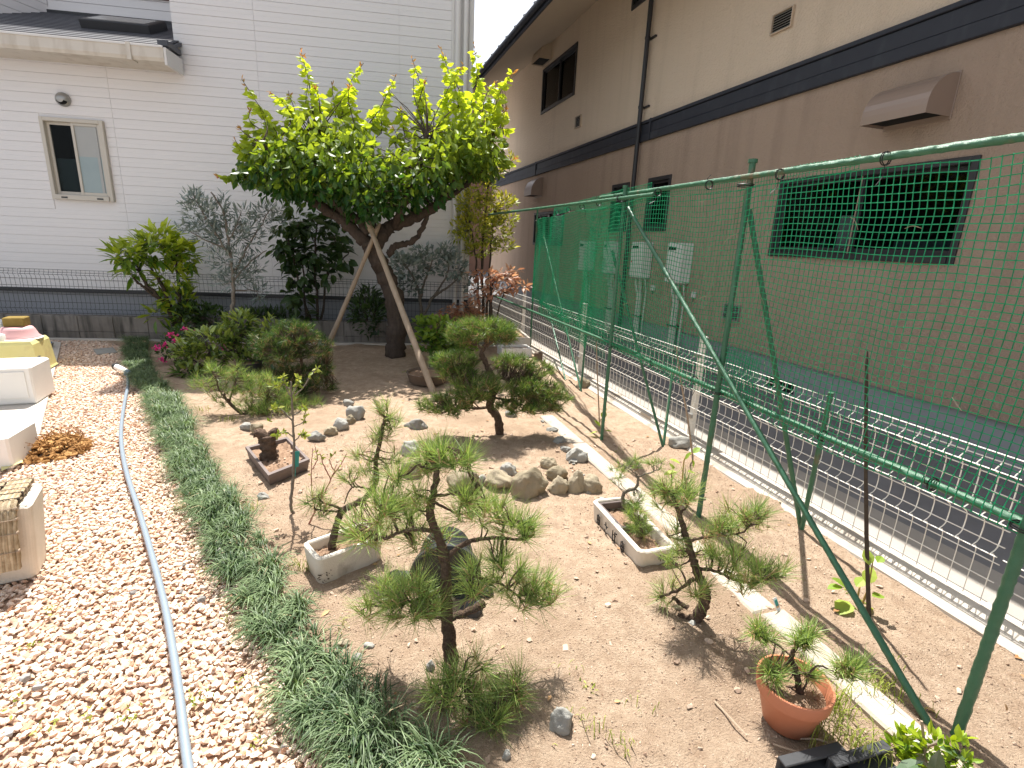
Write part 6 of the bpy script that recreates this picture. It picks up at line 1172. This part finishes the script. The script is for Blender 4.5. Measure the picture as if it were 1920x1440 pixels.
for j, (uA, wd_, lab) in enumerate(((.098, .075, 'nearer strip of weathered woven straw mat sloping off the dirty foam box'), (.008, .085, 'farther strip of weathered woven straw mat lying over the dirty foam box'))):
    cl = catmull([c+ux*uA+uy*.115+UP*.338, c+ux*uA+uy*.0+UP*.340, c+ux*(uA-.004)-uy*.105+UP*.335, c+ux*(uA-.008)-uy*.150+UP*.26, c+ux*(uA-.014)-uy*.175+UP*.10], 7)
    t = thing('straw_mat', lab, 'mat', cl[0], 'straw mat strips'); tg = np.gradient(cl, axis=0); tg /= np.linalg.norm(tg, axis=1)[:, None]; nn_ = np.cross(tg, ux); nn_ *= np.sign(nn_@(UP-uy))[:, None]
    for lay in range(2):
        for k in range(9):
            mb = MB(); q = cl+ux*((k-4)*wd_/9)+nn_*(lay*.014+rs.uniform(-.001, .001))+rs.normal(0, .0008, cl.shape); mb.tube(q, .0056, 7, rough=.13, tint=rs.rand()); mb.build('straw_rib', M['straw'], t)
    for i in range(1, len(cl)-1, 3):
        mb = MB(); mb.tube([cl[i]+ux*g_*wd_+nn_[i]*(.021+.001*math.cos(g_*50)) for g_ in np.linspace(-.52, .52, 13)], .0018, 4)
        mb.obox(cl[i]+ux*wd_*.52+nn_[i]*.010, tg[i]*.006, ux*.003, nn_[i]*.012, .002); mb.build('binding_thread', M['dark_stem'] if rs.rand() < .4 else M['bamboo'], t)
# ------------------------------------------------------------------ hose with spray nozzle
hz_ = .028
hp = [P(x, y, hz_) for (x, y) in ((372, 1520), (352, 1430), (335, 1290), (316, 1170), (298, 1090), (276, 1010), (258, 950), (240, 895), (230, 850), (227, 810), (231, 770), (236, 742), (240, 720), (238, 702))]
hose = thing('garden_hose', 'pale grey garden hose lying along the gravel path with a spray nozzle', 'hose', P(240, 700)); hc = catmull(hp, 14); MB().tube(hc, .0125, 12).build('hose', M['hose'], hose, smooth=True)
e = hc[-1]; d = P(222, 686, .06)-e; d /= np.linalg.norm(d)
n1 = P(240, 698, .05); n2 = P(219, 688, .055); dd = (n2-n1)/np.linalg.norm(n2-n1)
MB().tube(catmull([e-A([0, .02, 0]), e+UP*.015, n1+UP*.005]), .019, 12).build('grip', M['nozzle_blue'], hose, smooth=True); MB().tube([n1-dd*.05, n1+dd*.02], [.02, .026], 12).build('valve', M['nozzle_blue'], hose)
nz = MB().tube([n1+dd*.02, n2], [.024, .028], 16).build('barrel', M['foam'], hose); MB().tube([n2, n2+dd*.03], [.036, .036], 18).build('spray_head', M['pot_dark'], hose)
# ------------------------------------------------------------------ saplings, seedlings, tags
def sapling(name, lab, b, stems, mt, tips=0, tm=None, cat='sapling', r=1.0, tsz=.02, n_t=40, spread=.04):
    base = P(*b); t = thing(name, lab, cat, base); sk = []
    for i, l in enumerate(stems): o, c_ = limb('stem' if i == 0 else 'twig', l[0], l[1]*r, l[2]*r, base, mt, t, n=6, jag=.5); sk.append(c_)
    if tips:
        p = np.vstack([c_[len(c_)//2:] for c_ in sk[1:] or sk]); p = p[rs.randint(0, len(p), n_t)]; mb = MB(); mb.inst(*SMALLL, frames(rs.normal(size=p.shape)+UP*.3)*rs.uniform(.5, 1, len(p))[:, None, None]*tsz, p, rs.rand(len(p))); mb.build('buds', M[tm], t, kind='stuff')
    return t
sapling('maple_sapling', 'leafless maple sapling with thin yellowish twigs beside the stump pot', (552, 968),
        [([(553, 968), (545, 948), (549, 900), (551, 850), (550, 800), (547, 750), (545, 715)], 3.2, 1.3), ([(549, 790), (530, 770), (515, 765), (505, 790)], 1.6, .8), ([(548, 780), (565, 770), (577, 765)], 1.6, .8), ([(547, 745), (535, 725), (530, 708)], 1.4, .8), ([(547, 740), (558, 722), (560, 708)], 1.4, .8), ([(551, 820), (535, 810), (518, 815)], 1.4, .8), ([(550, 830), (565, 815), (575, 818)], 1.4, .8), ([(552, 742), (572, 722), (585, 700), (596, 690)], 1.4, .8), ([(546, 730), (530, 722), (512, 724)], 1.4, .8), ([(550, 800), (570, 790), (572, 770)], 1.2, .7)], 'grey_bark', 1, 'weed', n_t=190, tsz=.034)
sapling('twiggy_seedling', 'reddish and yellow thin twigs rising behind the white foam planter', (575, 985),
        [([(578, 985), (600, 940), (620, 900), (632, 870)], 1.8, .8), ([(620, 900), (606, 870), (600, 850)], 1.2, .7), ([(622, 895), (640, 870), (650, 850)], 1.2, .7), ([(626, 882), (618, 862), (628, 850)], 1.1, .6), ([(590, 960), (584, 900), (586, 840)], 1.3, .6), ([(586, 880), (595, 860), (590, 835)], 1.1, .6)], 'red_twig', 1, 'weed', n_t=50, tsz=.022)
def leafy(name, lab, b, lv, stems, mt, size, cat='seedling', tmpl=ROUND):
    base = P(*b); t = thing(name, lab, cat, base)
    for l in stems: limb('stem', l[0], l[1], l[2], base, 'twig', t, n=6)
    for (x, y, s_, a_) in lv:
        p = on(x, y, base, rs.uniform(-.03, .03)); d = RX*math.cos(rad(a_))*1-DN*math.sin(rad(a_))+rs.normal(0, .25, 3); T = np.eye(4); T[:3, :3] = frames(d[None], None, .85)[0]*s_*px(base); T[:3, 3] = p
        o = MB().add(tmpl[0], tmpl[1], rs.rand()).build('leaf', M[mt]); me = o.data; bpy.data.objects.remove(o); inst_part('leaf', me, t, T)
leafy('grape_seedling', 'light green grape seedling with broad leaves at the foot of the tall brown cane', (1612, 1150), [(1592, 1128, 46, 200), (1590, 1105, 34, 150), (1605, 1100, 30, 60), (1625, 1095, 34, 70), (1630, 1060, 30, 80), (1612, 1128, 34, -30), (1600, 1135, 50, -100), (1635, 1118, 26, -10), (1645, 1055, 22, 40), (1636, 1050, 18, 110), (1580, 1100, 30, 170)],
      [([(1612, 1150), (1608, 1125), (1612, 1100)], 2.5, 1.5), ([(1614, 1140), (1625, 1110), (1632, 1080), (1638, 1045)], 2, 1)], 'seedling', 40)
leafy('bean_seedling', 'light green seedling leaves at the second green pole', (1128, 820), [(1125, 800, 16, 120), (1130, 785, 16, 60), (1122, 810, 18, 200), (1134, 808, 14, 0), (1132, 775, 12, 90)], [([(1128, 820), (1128, 800), (1130, 775)], 1.5, 1)], 'seedling', 20)
leafy('vine_seedling', 'light green vine seedling on a cane behind the gnarled pine', (1278, 920), [(1276, 870, 22, 120), (1285, 862, 18, 60), (1270, 885, 26, 200), (1290, 885, 20, 0), (1300, 850, 18, 60), (1298, 862, 16, -40), (1262, 880, 18, 150)], [([(1278, 920), (1280, 890), (1284, 860), (1298, 850)], 1.6, 1)], 'seedling', 20)
lp = P(1740, 1445)
shrub('leafy_shrub', 'bright green leafy shrub with whorled leaves in the lower right corner', (1740, 1440), [([(1740, 1460), (1735, 1420), (1730, 1390)], 4, 2), ([(1745, 1460), (1780, 1430), (1800, 1410)], 3, 1.5), ([(1738, 1460), (1700, 1430), (1690, 1400)], 3, 1.5)],
      [(1705, 1385, 22, 14, 26, 0), (1690, 1410, 22, 16, 26, 0), (1745, 1395, 24, 16, 28, 0), (1795, 1400, 22, 16, 26, .02), (1800, 1430, 26, 14, 24, 0), (1720, 1430, 28, 16, 26, 0), (1670, 1440, 24, 14, 18, 0), (1760, 1445, 30, 14, 20, -.02)], 25, leaf_t(.46, .12, .1), 'bright_leaf', parts=190, upb=.8, topbright=.4, flat=.5)
lt = bpy.data.objects['leafy_shrub']
for (x, y, s_, a_) in ((1758, 1412, 62, -20), (1757, 1416, 66, -100), (1728, 1438, 60, 200), (1790, 1428, 50, -50)):
    p = on(x, y, lp, -.04)+UP*.02; d = RX*math.cos(rad(a_))-DN*math.sin(rad(a_)); T = np.eye(4); T[:3, :3] = frames(d[None], None, .95)[0]*s_*px(lp); T[:3, 3] = p; o = MB().add(*leaf_t(.42, .1, .12), .5).build('big_leaf', M['big_leaf']); me = o.data; bpy.data.objects.remove(o); inst_part('big_leaf', me, lt, T)
mb = MB(); mb.tube(poly3([(1738, 1445), (1734, 1400), (1728, 1352)], lp), .0035, 6); mb.build('dead_stem', M['bamboo'], lt)
for (pts, lab) in (((A([1555, 1418]), A([1468, 1440])), 'broken black plastic edging piece at the bottom, left one'), ((A([1640, 1415]), A([1560, 1440])), 'broken black plastic edging piece at the bottom, right one beside the shrub')):
    a, b = P(*pts[0]), P(*pts[1]); d = (b-a)/np.linalg.norm(b-a); s_ = np.cross(UP, d); mb = MB()
    mb.obox((a+b)/2+UP*.02, (b-a)/2*1.3, s_*.006, UP*.022, .003); mb.obox((a+b)/2+UP*.042+s_*.012, (b-a)/2*1.3, s_*.016, UP*.004, .002); mb.obox((a+b)/2+UP*.004+s_*.03, (b-a)/2*1.3, s_*.035, UP*.003, .002); mb.build('black_edging', M['black_tray'], label=lab, cat='edging', group='broken plastic edging', loc=(a+b)/2)
for (b, tp, w_, mt, lab) in (((1465, 1158), (1452, 1120), .03, 'teal_tag', 'faded plant label stuck beside the edging near the gnarled pine'), ((553, 890), (556, 845), .03, 'teal_tag', 'torn teal plant label tied to the bare maple sapling')):
    p0 = P(*b) if b[0] > 1000 else on(b[0], b[1], P(552, 968)); p1 = on(tp[0], tp[1], p0); x = RX*.5+FW*.4; x /= np.linalg.norm(x); m_ = (p0+p1)/2; ax_ = (p1-p0)/2; yv = np.cross(ax_/np.linalg.norm(ax_), x); yv /= np.linalg.norm(yv)
    t = thing('plant_label', lab, 'label', p0, 'plant labels'); MB().obox(m_+ax_*.3, x*w_/2, ax_*.65, yv*.0006).build('card', M['paper'] if b[0] > 1000 else M[mt], t)
    if b[0] > 1000: MB().obox(m_+ax_*.45-yv*.0012, x*w_*.36, ax_*.3, yv*.0004).build('printed_patch', M[mt], t); MB().obox(m_+ax_*.1-yv*.0012, x*w_*.36, ax_*.12, yv*.0004).build('printed_patch', M['ochre_bowl'], t)
    MB().tube([p0-UP*.01, m_-ax_*.2], .002, 5).build('stake', M[mt], t)
# garden canes and fallen sticks
mb = MB()
for (x0, y0, x1, y1) in ((1340, 1315, 1400, 1380), (1450, 1395, 1520, 1415), (1040, 1395, 1075, 1405), (660, 1090, 690, 1084), (1500, 1385, 1560, 1398), (620, 1420, 660, 1428)):
    a, b = P(x0, y0, .012), P(x1, y1, .016); mb.tube(catmull([a, (a+b)/2+rs.normal(size=3)*.008+UP*.004, b], 4), .003, 5, tint=rs.rand())
mb.build('fallen_twigs', M['bamboo'], kind='stuff', label='few dry twigs and needles fallen on the soil', cat='twigs')

# fallen leaves
lp_ = inside_pts(bed, .20, .9); lp_ = lp_[rs.rand(len(lp_)) < .25]; lp_[:, 2] = height(lp_)+.006; mb = MB()
mb.inst(*SMALLL, frames(rs.normal(size=lp_.shape)*A([1, 1, .15]), None, .9)*rs.uniform(.018, .04, len(lp_))[:, None, None], lp_, rs.rand(len(lp_))); mb.build('fallen_leaves', M['dry_needle'], kind='stuff', label='few dry brown leaves lying scattered on the soil', cat='leaves')
for (x, y, n, s_) in ((395, 770, 60, .09), (425, 785, 50, .08), (375, 790, 40, .08), (360, 745, 40, .09), (520, 800, 40, .07), (340, 720, 40, .08), (600, 760, 30, .07)): pass
